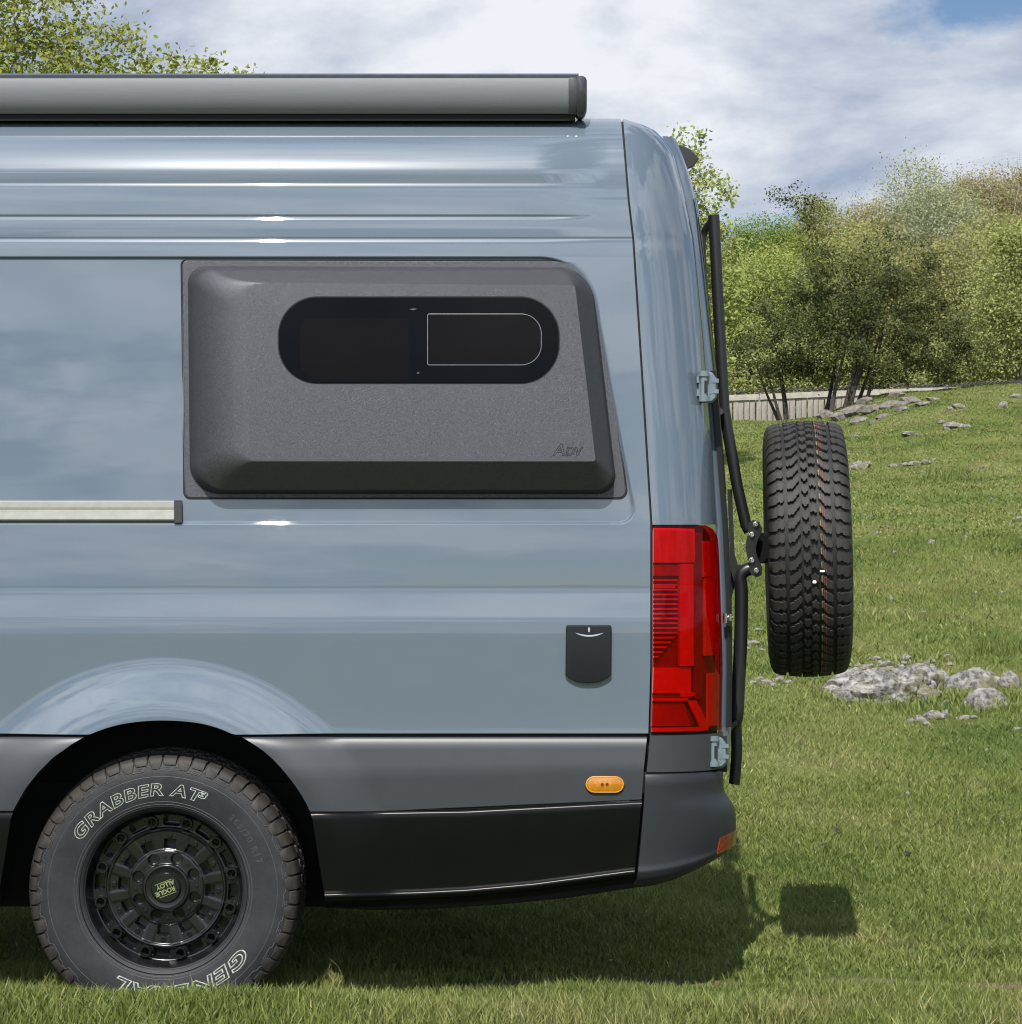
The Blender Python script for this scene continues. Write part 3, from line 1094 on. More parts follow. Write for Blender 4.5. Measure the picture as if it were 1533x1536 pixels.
ss = [0, 0.1, 0.17, 0.25, 0.32, 0.4, 0.55, 0.7, 1.0]
door = MB().grid([[rear_pt(py, s) for s in ss] for py in (215, 240, 270, 300, 330, 400, 480, 560, 640, 700, 760, 800, 900, 1000, 1080, 1150)]).build('rear_door', m_paint, van, 50)
MB().grid([[(lambda p: (p[0] + 0.004, p[1] - 0.002, p[2]))(rear_pt(py, s)) for s in (0.12, 0.2, 0.3, 0.4, 0.7, 0.95)] for py in (305, 330, 400, 480, 560, 640, 700, 740)]).build('rear_window', m_rglass, door, 50)
MB().grid([[(lambda p: (p[0] + 0.008, p[1] - 0.004, p[2]))(rear_pt(py, s)) for s in (0.05, 0.1, 0.14)] for py in (560, 640, 700, 780, 900, 1000, 1085)]).build('door_seal', m_seam, door, 50)
# high brake light / camera hood on the roof edge
pts = [(1006, 216), (1024, 218), (1036, 224), (1049, 238), (1040, 250), (1028, 256), (1016, 240)]
mb = MB()
mb.loops([[W(x, y, 0.62) for x, y in [(1008 + (a - 1008) * 0.96, 234 + (b2 - 234) * 0.9) for a, b2 in pts]], [W(x, y, 0.635) for x, y in pts], [W(x, y, 1.1) for x, y in pts]], True, True, True)
mb.build('rear_camera_hood', m_black, van, 25)

# hinges
def hinge(cx, cy, s=1.0, tilt=0):
    Y = 0.15 if cy < 900 else 0.125
    base = MB()
    a = rpoly([(cx - 14, cy - 24, 7), (cx + 8, cy - 22, 7), (cx + 15, cy - 12, 5), (cx + 15, cy + 18, 5), (cx + 8, cy + 25, 6), (cx - 12, cy + 24, 6)], 4)
    sc = lambda L, k: [(cx + (x - cx) * k, cy + (y - cy) * k) for x, y in L]
    base.loops([[W(x, y, Y + 0.03) for x, y in a], [W(x, y, Y + 0.004) for x, y in a], [W(x, y, Y - 0.004) for x, y in sc(a, 0.86)]], True, True, True)
    h = base.build('hinge', m_hinge, van, 40)
    k = MB()
    k.loops([[W(cx - 4 + 5.5 * math.cos(q), cy - 18 + 0 * q, Y - 0.014 + 0.011 * math.sin(q)) for q in np.linspace(0, 2 * math.pi, 13)[:-1]],
             [W(cx - 4 + 5.5 * math.cos(q), cy + 19, Y - 0.014 + 0.011 * math.sin(q)) for q in np.linspace(0, 2 * math.pi, 13)[:-1]]], True, True, True)
    k.build('hinge_knuckle', m_hinge, h, 40)
    for dy in (-20, 18):
        k = MB()
        k.loops([[W(cx - 4 + 8 * math.cos(q), cy + dy - 4, Y - 0.014 + 0.015 * math.sin(q)) for q in np.linspace(0, 2 * math.pi, 13)[:-1]],
                 [W(cx - 4 + 8 * math.cos(q), cy + dy + 4, Y - 0.014 + 0.015 * math.sin(q)) for q in np.linspace(0, 2 * math.pi, 13)[:-1]]], True, True, True)
        k.build('hinge_collar', m_hinge, h, 40)
    k = MB()
    for dx0, dx1, y0, y1 in ((-15, -9, -16, -6), (-15, -9, 4, 14), (4, 7, -11, 11), (8, 18, -12, -6), (8, 18, 4, 10)):
        k.loops([[W(cx + x, cy + y, Y - 0.006) for x, y in ((dx0, y0), (dx1, y0), (dx1, y1), (dx0, y1))], [W(cx + x, cy + y, Y + 0.10) for x, y in ((dx0, y0), (dx1, y0), (dx1, y1), (dx0, y1))]], True, True, True)
    k.build('hinge_strap', m_chrome if False else m_hinge, h, 20)
    k = MB()
    for dx0, dx1, y0, y1 in ((-3.5, 1.0, -9, 9),):
        k.loops([[W(cx + x, cy + y, Y - 0.027) for x, y in ((dx0, y0), (dx1, y0), (dx1, y1), (dx0, y1))], [W(cx + x, cy + y, Y) for x, y in ((dx0, y0), (dx1, y0), (dx1, y1), (dx0, y1))]], True, True, True)
    k.build('hinge_slot', m_seam, h, 20)


hinge(1060, 580)
hinge(1075, 1128)
MB().box(W(1062, 1158, 0.215), W(1090, 1104, 0.225)).build('hinge_recess', m_seam, van)

# ------------------------------------------------------------------ awning
AY = 0.150
awn_sec = []          # convex front, flat lid, back against the mount
for k in range(25):
    q = k / 24
    py = 117.5 + (170 - 117.5) * q
    th_ = R(14 - 64 * q)
    awn_sec.append((117.5 + 52.5 * (math.sin(R(14)) - math.sin(th_)) / (math.sin(R(14)) + math.sin(R(50))), AY + 0.022 - 0.090 * (math.cos(th_) - 0.71)))
xA, xB = -1000, 853


def awn_loop(px, infl=0.0):
    L = [W(px, py - infl * (1 - 2 * (py - 117.5) / 52.5), y - 0.002 * infl) for py, y in awn_sec]
    zb, zt = W(px, 170, AY)[2], W(px, 118, AY)[2]
    x = L[0][0]
    return L + [(x, AY + 0.10, zb + 0.004), (x, AY + 0.13, zb + 0.04), (x, AY + 0.12, zt), (x, AY + 0.03, zt + 0.002)]


awning = MB().loops([awn_loop(xA), awn_loop(400), awn_loop(xB)], True, True, True).build('awning', m_awn, van, 30)
lid = [(AY + 0.0035, 117.2), (AY + 0.0015, 112.5), (AY + 0.006, 110.6), (AY + 0.03, 110.2), (AY + 0.12, 112), (AY + 0.125, 117), (AY + 0.02, 117.4)]
MB().loops([[W(px, py, y) for y, py in lid] for px in (xA, 868)], True, True, True).build('awning_lid', m_awnlid, awning, 30)
mb = MB()
mb.loops([awn_loop(853.2, 0.6), awn_loop(855, 1.2), awn_loop(864, 1.2), awn_loop(866, 0.4)], True, True, True)
mb.build('end_cap', simple('grey_end_cap', (0.055, 0.057, 0.063), 0.4), awning, 40)
mb = MB()
def capl(px, k):
    cy, cyy = 139.5, AY + 0.04
    L = []
    for p in awn_loop(865, 1.2):
        cz = W(865, 138, AY)[2]
        L.append((W(px, 138, AY)[0], cyy + (p[1] - cyy) * k, cz + (p[2] - cz) * (k + 0.05)))
    return L
mb.loops([capl(865.5, 1.0), capl(868, 1.06), capl(874, 1.06), capl(878, 0.98), capl(880.5, 0.8)], True, True, True)
mb.build('end_cap_cover', simple('dark_blue_grey_cap', (0.035, 0.038, 0.046), 0.25, 0, 0.5), awning, 40)
mb = MB()
mb.loops([[W(px, py, y) for y, py in ((AY + 0.035, 167), (AY + 0.04, 181), (AY + 0.16, 181), (AY + 0.16, 167))] for px in (xA, 863)], True, True, True)
mb.build('mounting_rail', m_under, awning, 30)

# ------------------------------------------------------------------ window pod
def S(px, py, off):
    y = float(np.interp(py, [386, 785], [np.interp(386, PPY, PY1), np.interp(785, PPY, PY1)])) + REC_D + off
    return W(px, py, y)


fl_out = [(273, 390.5, 8), (892, 392, 70), (941, 747, 12), (277, 747, 10)]
fl = lambda k: rpoly([(273 + k, 390.5 + k, 8), (892 - k * 0.6, 392 + k, 70), (941 - k, 747 - k, 12), (277 + k, 747 - k, 10)], 14)
PH = 0.112
base_c = [(283.5, 401, 26), (885, 403, 56), (924.5, 739, 26), (287, 739, 44)]
plat_c = [(366, 424, 34), (862.5, 428, 4), (893.5, 692, 4), (372, 692, 16)]
loops = [[S(x, y, 0.004) for x, y in fl(0)], [S(x, y, -0.0035) for x, y in fl(0.2)], [S(x, y, -0.005) for x, y in fl(1.2)]]
loops.append([S(x, y, -0.005) for x, y in rpoly([(c[0] - 2 * (1 if c[0] < 600 else -1), c[1] - 2 * (1 if c[1] < 600 else -1), c[2]) for c in base_c], 14)])
MBp = MB()
for h in (0.08, 0.17, 0.26, 0.34, 0.42, 0.5, 0.6, 0.7, 0.8, 0.88, 0.94, 0.97, 0.985, 0.993, 0.998, 1.0):
    right = 0.10 * h / 0.42 if h < 0.42 else 0.10 + 0.90 * (h - 0.42) / 0.58
    left = 1 - math.sqrt(max(0, 1 - h ** 1.6)) if h < 1 else 1.0
    cs = []
    for i, (a, c) in enumerate(zip(base_c, plat_c)):
        kx = left if i in (0, 3) else right
        ky = right
        rr = a[2] + (c[2] - a[2]) * (right if i in (1, 2) else left)
        cs.append((a[0] + (c[0] - a[0]) * kx, a[1] + (c[1] - a[1]) * ky, rr))
    loops.append([S(x, y, -0.005 - PH * h) for x, y in rpoly(cs, 14)])
MBp.loops(loops, True, False, True)
pod = MBp.build('window_pod', m_pod, van, 24)
# rubber line round the flange
rim_pts = [S(x, y, -0.0005) for x, y in fl(-1.0)]
MB().tube(rim_pts + rim_pts[:1], 0.003, 6, False).build('pod_seal', m_seam, pod, 60)


def plate(corners, off0, off1, per=14, bev=0.1):
    L0 = rpoly(corners, per)
    cx = sum(c[0] for c in corners) / len(corners)
    cy = sum(c[1] for c in corners) / len(corners)
    ins = lambda k: [(cx + (x - cx) * (1 - k / max(abs(corners[0][0] - cx), 1)), cy + (y - cy) * (1 - k / max(abs(corners[0][1] - cy), 1))) for x, y in L0]
    return MB().loops([[S(x, y, off0) for x, y in L0], [S(x, y, off1 + 0.0008) for x, y in L0], [S(x, y, off1) for x, y in ins(bev)]], True, False, True)


P0 = -0.005 - PH
win = plate([(418, 446, 58), (838, 446, 58), (838, 574, 58), (418, 574, 58)], P0 + 0.004, P0 - 0.0035).build('pod_window', m_glass, pod, 30)
plate([(416.3, 444.3, 59), (839.7, 444.3, 59), (839.7, 575.7, 59), (416.3, 575.7, 59)], P0 + 0.003, P0 - 0.0012).build('window_gasket', m_seam, win, 30)
plate([(450, 477, 14), (613, 477, 2), (613, 571, 2), (450, 571, 30)], P0 - 0.0036, P0 - 0.0042, 14, 0.02).build('fixed_pane', m_pane, win, 30)
sp_c = [(641.5, 471, 2), (812, 471, 30), (812, 547.5, 30), (641.5, 547.5, 2)]
mb = MB()
mb.loops([[S(x, y, P0 - 0.0038) for x, y in ((614, 464), (620, 462.5), (626, 463), (620, 465.5))]], True, False, True)
mb.loops([[S(x, y, P0 - 0.0038) for x, y in ((625, 559), (629, 558), (629, 560), (626, 561))]], True, False, True)
o = mb.build('glass_mark', simple('dim_print', (0.05, 0.052, 0.055), 0.5), win)
o['kind'] = 'stuff'
slide = plate(sp_c, P0 - 0.0036, P0 - 0.0044).build('sliding_pane', m_pane, win, 30)
ring = [S(x, y, P0 - 0.0045) for x, y in rpoly(sp_c, 10)]
MB().tube(ring + ring[:1], 0.0010, 6, False).build('pane_frame', m_panelite, slide, 60)


# ------------------------------------------------------------------ lettering helper
def text_mesh(body, size, extrude=0.0, offset=0.0, outline=0.0, shear=0.0, spacing=1.0, align='CENTER'):
    cu = bpy.data.curves.new('lettering', 'FONT')
    cu.body = body
    cu.size = size
    cu.shear = shear
    cu.space_character = spacing
    cu.align_x = align
    cu.offset = offset
    cu.extrude = extrude
    cu.resolution_u = 4
    if outline:
        cu.fill_mode = 'NONE'
        cu.bevel_depth = outline
        cu.bevel_resolution = 1
    o = bpy.data.objects.new('lettering', cu)
    C.objects.link(o)
    dg = bpy.context.evaluated_depsgraph_get()
    me = bpy.data.meshes.new_from_object(o.evaluated_get(dg))
    bpy.data.objects.remove(o)
    bpy.data.curves.remove(cu)
    v = np.empty(len(me.vertices) * 3, np.float32)
    me.vertices.foreach_get('co', v)
    f = [tuple(p.vertices) for p in me.polygons]
    bpy.data.meshes.remove(me)
    return v.reshape(-1, 3).astype(float), f


v, f = text_mesh('A', 0.050, 0, 0.0006, 0.0010, 0.25)
v2, f2 = text_mesh('DV', 0.036, 0, 0.0006, 0.0010, 0.25, 0.95, 'LEFT')
v[:, 0] += 0.0; v2[:, 0] += 0.019
v = np.concatenate([v, v2]); f = f + [tuple(i + len(v) - len(v2) for i in q2) for q2 in f2]
pts = []
for x, y, z in v:
    px, py = 838 + x * 494, 683 - y * 494
    p = S(px, py, P0 - 0.0002)
    pts.append((p[0], p[1] - z * 0.6, p[2]))
pymesh('pod_lettering', pts, f, simple('embossed_dark_edge', (0.006, 0.006, 0.007), 0.7), pod, None, False)

# ------------------------------------------------------------------ sliding door rail
rail_sec = [(0.012, 751), (-0.006, 751), (-0.010, 753), (-0.010, 761), (-0.004, 764), (-0.004, 766), (-0.012, 768), (-0.013, 779), (-0.009, 781.5), (0.0, 782), (0.014, 783)]
rail = MB().loops([[S(px, py, y) for y, py in rail_sec] for px in (-1000, 261)], True, True, True).build('door_rail', m_alu, van, 30)
MB().loops([[S(px, py, y) for y, py in rpoly([(0.012, 750, 0.001), (-0.014, 750.5, 0.001), (-0.017, 784, 0.001), (0.012, 784, 0.001)], 3)] for px in (261.2, 272.5)], True, True, True).build('rail_end_cap', m_black, rail, 20)

# ------------------------------------------------------------------ inlet flap, marker lamp
FO = [(849, 937.5, 4), (917.5, 937.5, 4), (916.5, 1018, 7), (883, 1025, 40), (848, 1018, 7)]
Yf = lambda py: float(Yb(py, 880))
fp = lambda L, off: [W(x, y, Yf(y) + off) for x, y in L]
L0 = [(x, y) for x, y in rpoly([(849, 937.5, 4), (917.5, 937.5, 4), (916.5, 1019, 7), (848, 1019, 7)], 7)]
L0 = [(x, y) for x, y in L0 if y < 1010] 
L0 = L0 + [(916.7 - 68.7 * u, 1012.5 + 12 * (1 - abs(2 * u - 1) ** 2.6)) for u in np.linspace(0, 1, 17)]
sc = lambda L, k: [(883 + (x - 883) * k, 981 + (y - 981) * k) for x, y in L]
mb = MB().loops([fp(L0, 0.004), fp(L0, -0.012), fp(sc(L0, 0.985), -0.0155), fp(sc(L0, 0.94), -0.0165)], True, False, True)
flap = mb.build('inlet_flap', m_flap, van, 30)
mb = MB()
xs_ = np.linspace(862, 906, 15)
mb.grid([[W(x, 955 - ((x - 884) / 22) ** 2 * 6.0 - 2.4 * k * (1 - abs((x - 884) / 22) ** 2.5), Yf(950) - 0.0172) for x in xs_] for k in (0, 1)])
mb.loops([[W(883.5 + 1.5 * math.cos(q), 944.5 + 4 * math.sin(q), Yf(945) - 0.0172) for q in np.linspace(0, 6.28, 10)]], True, False, True)
mb.build('flap_mark', m_mark, flap)

ML = [(877, 1163, 13.9), (937.5, 1163, 13.9), (937.5, 1191, 13.9), (877, 1191, 13.9)]
sm = lambda k: [(907.2 + (x - 907.2) * (1 - k / 30), 1177 + (y - 1177) * (1 - k / 14)) for x, y in rpoly(ML, 9)]
yM = -0.0095
mark = MB().loops([[W(x, y, yM + 0.006) for x, y in sm(1.2)], [W(x, y, yM - 0.004) for x, y in sm(1.2)], [W(x, y, yM - 0.007) for x, y in sm(3.2)]], True, False, True).build('side_marker', m_amber, van, 40)
MB().loops([[W(x, y, yM + 0.004) for x, y in sm(-0.2)], [W(x, y, yM - 0.0015) for x, y in sm(-0.2)], [W(x, y, yM - 0.0015) for x, y in sm(1.0)]], True).build('marker_gasket', m_seam, mark, 30)
mr = [W(x, y, yM - 0.0068) for x, y in sm(2.6)]
MB().tube(mr + mr[:1], 0.0015, 6, False).build('marker_rim', m_amberl, mark, 60)
mb = MB()
for dx in (-3.6, 3.6):
    mb.loops([[W(907 + dx + 2.4 * math.cos(q), 1177 + 2.8 * math.sin(q), yM - 0.0074) for q in np.linspace(0, 6.28, 10)]], True, False, True)
mb.build('marker_bulb', m_amberd, mark)

# ------------------------------------------------------------------ tyres
TR, TH = 0.401, 0.1375                     # tyre radius, half width
prof_r = interp([(0, TR), (0.03, TR - 0.0008), (0.07, TR - 0.004), (0.1, TR - 0.0085), (0.115, TR - 0.013), (0.124, TR - 0.021), (0.130, TR - 0.034), (0.134, TR - 0.05)])
side_a = interp([(0.228, 0.108), (0.238, 0.119), (0.25, 0.1245), (0.27, 0.1295), (0.30, 0.1345), (0.32, 0.1362), (0.335, 0.136), (0.351, 0.1325), (0.366, 0.1265), (0.378, 0.117), (0.384, 0.108)])


def tyre_carcass():
    """points (axial, radius) from one bead to the other"""
    right = [(side_a(r), r - (0.002 if r > 0.37 else 0)) for r in (0.228, 0.233, 0.238, 0.243, 0.25, 0.258, 0.27, 0.285, 0.30, 0.312, 0.32, 0.335, 0.343, 0.351, 0.358, 0.366, 0.372, 0.378, 0.384)]
    ridge = []
    for a, r in right:
        ridge.append((a, r))
    mid = [(0.09, 0.3845), (0.06, 0.387), (0.03, 0.388), (0, 0.388)]
    half = ridge + mid
    return half + [(-a, r) for a, r in half[-2::-1]]


def tread_blocks(npitch=60, seed=1, road=False):
    """every block: stations (axial, v_low, v_high) of a strip wrapped round the tyre; v in pitches"""
    rg = np.random.default_rng(seed)
    mb = MB()

    def block(stations, depth, i, shift):
        L = []
        j_ = rg.normal(0, 0.018, (len(stations), 2))
        for (a, lo, hi), (j0, j1) in zip(stations, j_):
            lo, hi = lo + j0, hi + j1
            r1 = prof_r(abs(a))
            r0 = r1 - depth
            if abs(a) > 0.124:
                r0 = r1 - 0.002
            aa = a * (1.0 if abs(a) < 0.124 else 0.985)
            ch = 0.018
            al, ah = [(i + shift + v_) * 2 * math.pi / npitch for v_ in (lo, hi)]
            c2 = ch * 2 * math.pi / npitch
            P = lambda ax, r, an: (ax, r * math.sin(an), r * math.cos(an))
            L.append([P(aa, r0, al - c2), P(a, r1 - 0.0012, al), P(a, r1, al + c2), P(a, r1, ah - c2), P(a, r1 - 0.0012, ah), P(aa, r0, ah + c2)])
        mb.loops(L, False)
        mb.add(L[0], [(0, 1, 2, 3, 4, 5)])
        mb.add(L[-1], [(5, 4, 3, 2, 1, 0)])
    for i in range(npitch):
        long = 1 if i % 2 else 0
        for sgn, sh in ((1, 0.0), (-1, 0.42)):
            s = lambda st: [(sgn * a, (lo if sgn > 0 else lo), hi) for a, lo, hi in (st if sgn > 0 else st)]
            end = 0.1335 if long else 0.1305
            if road:
                block(s([(0.0795, 0.28, 0.86), (0.087, 0.10, 0.96), (0.094, 0.07, 0.91), (0.104, 0.07, 0.92), (0.112, 0.03, 0.88), (0.118, 0.03, 0.90), (0.124, 0.04, 0.90), (0.130, 0.06, 0.88), (end, 0.14 + 0.1 * long, 0.80 - 0.06 * long)]), 0.011, i, sh)
            if not road:
              block(s([(0.0805, 0.36, 0.72), (0.084, 0.18, 0.88), (0.092, 0.14, 0.90), (0.0927, 0.24, 0.78), (0.103, 0.20, 0.80), (0.1037, 0.08, 0.88), (0.112, 0.04, 0.78), (0.118, 0.04, 0.80), (0.124, 0.05, 0.80), (end, 0.12, 0.74)]), 0.013, i, sh)
            d = 1 if sgn > 0 else 1
            block(s([(0.0300, 0.74, 1.00), (0.035, 0.60, 1.12), (0.040, 0.52, 1.14), (0.0407, 0.40, 0.98), (0.048, 0.28, 0.96), (0.0487, 0.16, 0.86), (0.056, 0.10, 0.84), (0.0567, 0.18, 0.70), (0.064, 0.04, 0.68), (0.0690, 0.16, 0.56)]), 0.0125, i, sh + 0.1)
        block([(-0.0235, 0.26, 0.62), (-0.017, 0.10, 0.74), (-0.0163, 0.02, 0.58), (-0.009, 0.02, 0.66), (-0.0083, 0.14, 0.72), (-0.002, 0.20, 0.56)], 0.0125, i, 0.2)
        block([(0.002, 0.62, 0.98), (0.008, 0.52, 1.06), (0.0087, 0.66, 1.14), (0.016, 0.56, 1.16), (0.0167, 0.46, 1.02), (0.0235, 0.58, 0.92)], 0.0125, i, 0.2)
    return mb


tread = tread_blocks()


def place(mb_v, c, axis, tilt=0.0):
    """tyre space (axial x, ring y-z) to the world; axis 'y-' puts the axial +x side towards the camera"""
    out = []
    ct, st_ = math.cos(tilt), math.sin(tilt)
    for a, y, z in mb_v:
        if axis == 'y-':
            p = (y, -a, z)
        elif axis == 'y+':
            p = (y, a, z)
        else:
            p = (a, y, z)
        if tilt:
            p = (p[0] * ct + p[2] * st_, p[1], -p[0] * st_ + p[2] * ct)
        out.append((c[0] + p[0], c[1] + p[1], c[2] + p[2]))
    return out


def local(name, verts, faces, mat, parent, loc, rot=(0, 0, 0), smooth=35, fix=True):
    o = pymesh(name, verts, faces, mat, None, smooth, fix)
    o.parent = parent
    if parent.type == 'EMPTY':
        o.matrix_parent_inverse = Matrix.Translation(parent.location).inverted()
    o.location = loc
    o.rotation_euler = rot
    return o


car = MB()
cp = tyre_carcass()
car.loops([[(a, r * math.sin(q), r * math.cos(q)) for q in np.linspace(0, 2 * math.pi, 109)[:-1]] for a, r in cp], True)

# near rear wheel, axle along Y
WY = 0.165
wc = W(WC[0], WC[1], 0.03)
wc = (wc[0], WY, wc[2])
wheel = local('rear_wheel', place(car.v, (0, 0, 0), 'y-'), car.f, m_tyre_side, van, wc, smooth=50)
sub = lambda name, mbx, mat, sm=35: local(name, mbx.v, mbx.f, mat, wheel, (0, 0, 0), smooth=sm)
wheel.scale = (1.045, 1.0, 1.045)
tread_n = tread_blocks(56, 1, True)
tb = MB(); tb.add(place(tread_n.v, (0, 0, 0), 'y-'), tread_n.f)
sub('tread', tb, m_tyre_tread, 30)


def ring_y(r0, r1):
    pass


# stepped decoration line and raised rings on the sidewall
mb = MB()
nS = 27
pts = []
for i in range(nS):
    for fr_, rr in ((0.0, 0.349), (0.30, 0.349), (0.38, 0.361), (0.52, 0.361), (0.60, 0.355), (0.78, 0.355), (0.86, 0.349)):
        a = (i + fr_) / nS * 2 * math.pi
        pts.append((rr * math.sin(a), -(side_a(rr) + 0.0006), rr * math.cos(a)))
mb.tube(pts + pts[:1], 0.0014, 5, False)
for i in range(nS):
    for fr_, h in ((0.10, 0.0), (0.10, 0.005), (0.42, 0.006)):
        a0, a1 = (i + fr_) / nS * 2 * math.pi, (i + fr_ + 0.16) / nS * 2 * math.pi
        rr = 0.353 + h
        mb.tube([(rr * math.sin(q), -(side_a(rr) + 0.0006), rr * math.cos(q)) for q in (a0, a1)], 0.0012, 4)
for rr in (0.2495, 0.2575, 0.331):
    mb.tube([(rr * math.sin(q), -(side_a(rr) - 0.0004), rr * math.cos(q)) for q in np.linspace(0, 2 * math.pi, 73)], 0.0013, 5, False)
sub('sidewall_relief', mb, m_faint, 50)


def arc_text(body, size, r0, ang_start, outline=0.0010, offset=0.0012, shear=0.18, spacing=1.12, mat=m_letter, name='lettering', extr=0.0, gapscale=1.0):
    v, f = text_mesh(body, size, extr, offset, outline, shear, spacing, 'LEFT')
    out = []
    for x, y, z in v:
        r = r0 + y
        a = R(ang_start) - x * gapscale / (r0 + size * 0.35)
        out.append((r * math.cos(a), -(side_a(r) + 0.0004 + z * 0.7), r * math.sin(a)))
    return local(name, out, f, mat, wheel, (0, 0, 0), smooth=None, fix=False)


arc_text('GRABBER', 0.048, 0.277, 149, gapscale=1.36)
arc_text('AT', 0.048, 0.277, 85.5, gapscale=1.4)
arc_text('3', 0.027, 0.291, 69.5, gapscale=1.6)
arc_text('GENERAL', 0.052, 0.277, -35, 0.0013, gapscale=1.75)
arc_text('265/70 R17', 0.026, 0.283, 48, 0.0007, 0.0, 0.0, 1.35, m_faint, 'size_lettering')

# rim: pressed from one heightfield over radius and angle
def rimheight(r, ph):
    """axial position (towards the camera positive) of the wheel face"""
    base = np.interp(r, [0, 0.058, 0.060, 0.066, 0.070, 0.104, 0.108, 0.112, 0.165, 0.168, 0.1725, 0.176, 0.212, 0.216, 0.222, 0.2255, 0.2285, 0.231, 0.240, 0.2435, 0.246],
                     [0.066, 0.066, 0.072, 0.072, 0.064, 0.062, 0.060, 0.056, 0.060, 0.065, 0.066, 0.056, 0.056, 0.060, 0.082, 0.100, 0.104, 0.112, 0.118, 0.124, 0.118])
    deg = np.degrees(ph)                 # clockwise from the top
    m30 = (deg - 4.5 + 15) % 30 - 15     # slots and notches
    arc = np.abs(R(1) * m30 * r)
    slot = (1 - sstep(0.0015, 0.0035, np.maximum(arc - 0.0195, np.abs(r - 0.1955) - 0.0105)))
    notch = (1 - sstep(0.0012, 0.003, np.maximum(arc - 0.0135, np.abs(r - 0.127) - 0.0105)))
    m8 = (deg - 20 + 22.5) % 45 - 22.5
    hole = 1 - sstep(0.0145, 0.0175, np.hypot(R(1) * m8 * r, r - 0.088))
    # spokes stand between notches
    rib = (1 - sstep(0.010, 0.020, np.abs(R(1) * ((deg - 19.5 + 15) % 30 - 15) * r))) * ((r > 0.108) & (r < 0.168)) * 0.0015
    return base + rib - 0.045 * slot - 0.04 * notch - 0.022 * hole


rv = np.concatenate([[0.001, 0.03, 0.055], np.arange(0.057, 0.247, 0.0016)])
pv = np.linspace(0, 2 * np.pi, 361)[:-1]
RV, PV = np.meshgrid(rv, pv, indexing='ij')
HV = rimheight(RV, PV)
Vr = np.stack([RV * np.sin(PV), -HV, RV * np.cos(PV)], -1).reshape(-1, 3)
ii = np.arange(len(rv) * 360).reshape(len(rv), 360)
jj = np.roll(ii, -1, 1)
fq = np.stack([ii[:-1], jj[:-1], jj[1:], ii[1:]], -1).reshape(-1, 4)
rim = fastmesh('rim', Vr, [fq], m_rimb, wheel, smooth=True)
rim.data.set_sharp_from_angle(angle=R(50))


def bolt(name, r, deg, prof, a0, mat, n=16):
    a = R(deg)
    mbx = MB().lathe_y([(q[0], -q[1]) for q in prof], (0, 0, 0), n)
    mbx.f.append(tuple((len(prof) - 1) * n + k for k in range(n)))
    return local(name, mbx.v, mbx.f, mat, wheel, (r * math.sin(a), -a0, r * math.cos(a)), smooth=40)


def copies(src, pos):
    for p in pos:
        o = src.copy()
        C.objects.link(o)
        o.parent = src.parent
        o.location = p


pol = lambda r, deg, a0: (r * math.sin(R(deg)), -a0, r * math.cos(R(deg)))
lug = bolt('rim_lug', 0.195, 17.8, [(0.0185, -0.01), (0.0185, 0.018), (0.0165, 0.022), (0.0125, 0.022), (0.0108, 0.019), (0.0108, 0.006), (0.004, 0.006)], 0.050, m_rimb, 20)
copies(lug, [pol(0.195, 17.8 + 30 * k, 0.050) for k in range(1, 12)])
sb = bolt('rim_bolt', 0.152, 3.5, [(0.0075, -0.004), (0.0075, 0.006), (0.006, 0.0085), (0.003, 0.0085), (0.0025, 0.006)], 0.057, m_rimb, 12)
copies(sb, [pol(0.152, 3.5 + 30 * k, 0.057) for k in range(1, 12)])
hb = bolt('hub_bolt', 0.0895, 42.5, [(0.005, -0.003), (0.005, 0.003), (0.004, 0.0045), (0.001, 0.0045)], 0.062, m_rimb, 10)
copies(hb, [pol(0.0895, 42.5 + 45 * k, 0.062) for k in range(1, 8)])
mb = MB().lathe_y([(0.001, -0.079), (0.040, -0.079), (0.043, -0.076), (0.0445, -0.070), (0.052, -0.0705), (0.058, -0.072), (0.060, -0.066)], (0, 0, 0), 48)
cap = sub('centre_cap', mb, m_rimb, 40)
# two lines of print on the cap, upside down as the wheel stands
def cap_text(body, size, dx, dy, rot, mat=m_lime, **k):
    v, f = text_mesh(body, size, 0, 0.0004, 0, 0.0, 0.95)
    ca, sa = math.cos(R(rot)), math.sin(R(rot))
    return [((x + dx) * ca - (y + dy) * sa, -0.0794 - z, (x + dx) * sa + (y + dy) * ca) for x, y, z in v], f


tv_, tf_ = [], []
for body, dx, dy in (('ROGUE', 0.004, 0.0025), ('ALLOY', -0.003, -0.0155)):
    v, f = cap_text(body, 0.0185, dx, dy, 201)
    tf_ += [tuple(i + len(tv_) for i in q2) for q2 in f]
    tv_ += v
for y0 in (0.0195, -0.0195):
    n0 = len(tv_)
    for x, y in ((-0.026, y0), (0.026, y0), (0.026, y0 + 0.0014), (-0.026, y0 + 0.0014)):
        ca, sa = math.cos(R(201)), math.sin(R(201))
        tv_.append((x * ca - y * sa, -0.0794, x * sa + y * ca))
    tf_.append((n0, n0 + 1, n0 + 2, n0 + 3))
local('cap_print', tv_, tf_, m_lime, wheel, (0, 0, 0), smooth=None, fix=False)
mb = MB().lathe_y([(0.246, -0.11), (0.235, -0.05), (0.22, 0.0), (0.22, 0.1), (0.246, 0.115)], (0, 0, 0), 48)
mb.lathe_y([(0.22, 0.02), (0.001, 0.02)], (0, 0, 0), 32)
sub('rim_barrel', mb, m_under, 40)
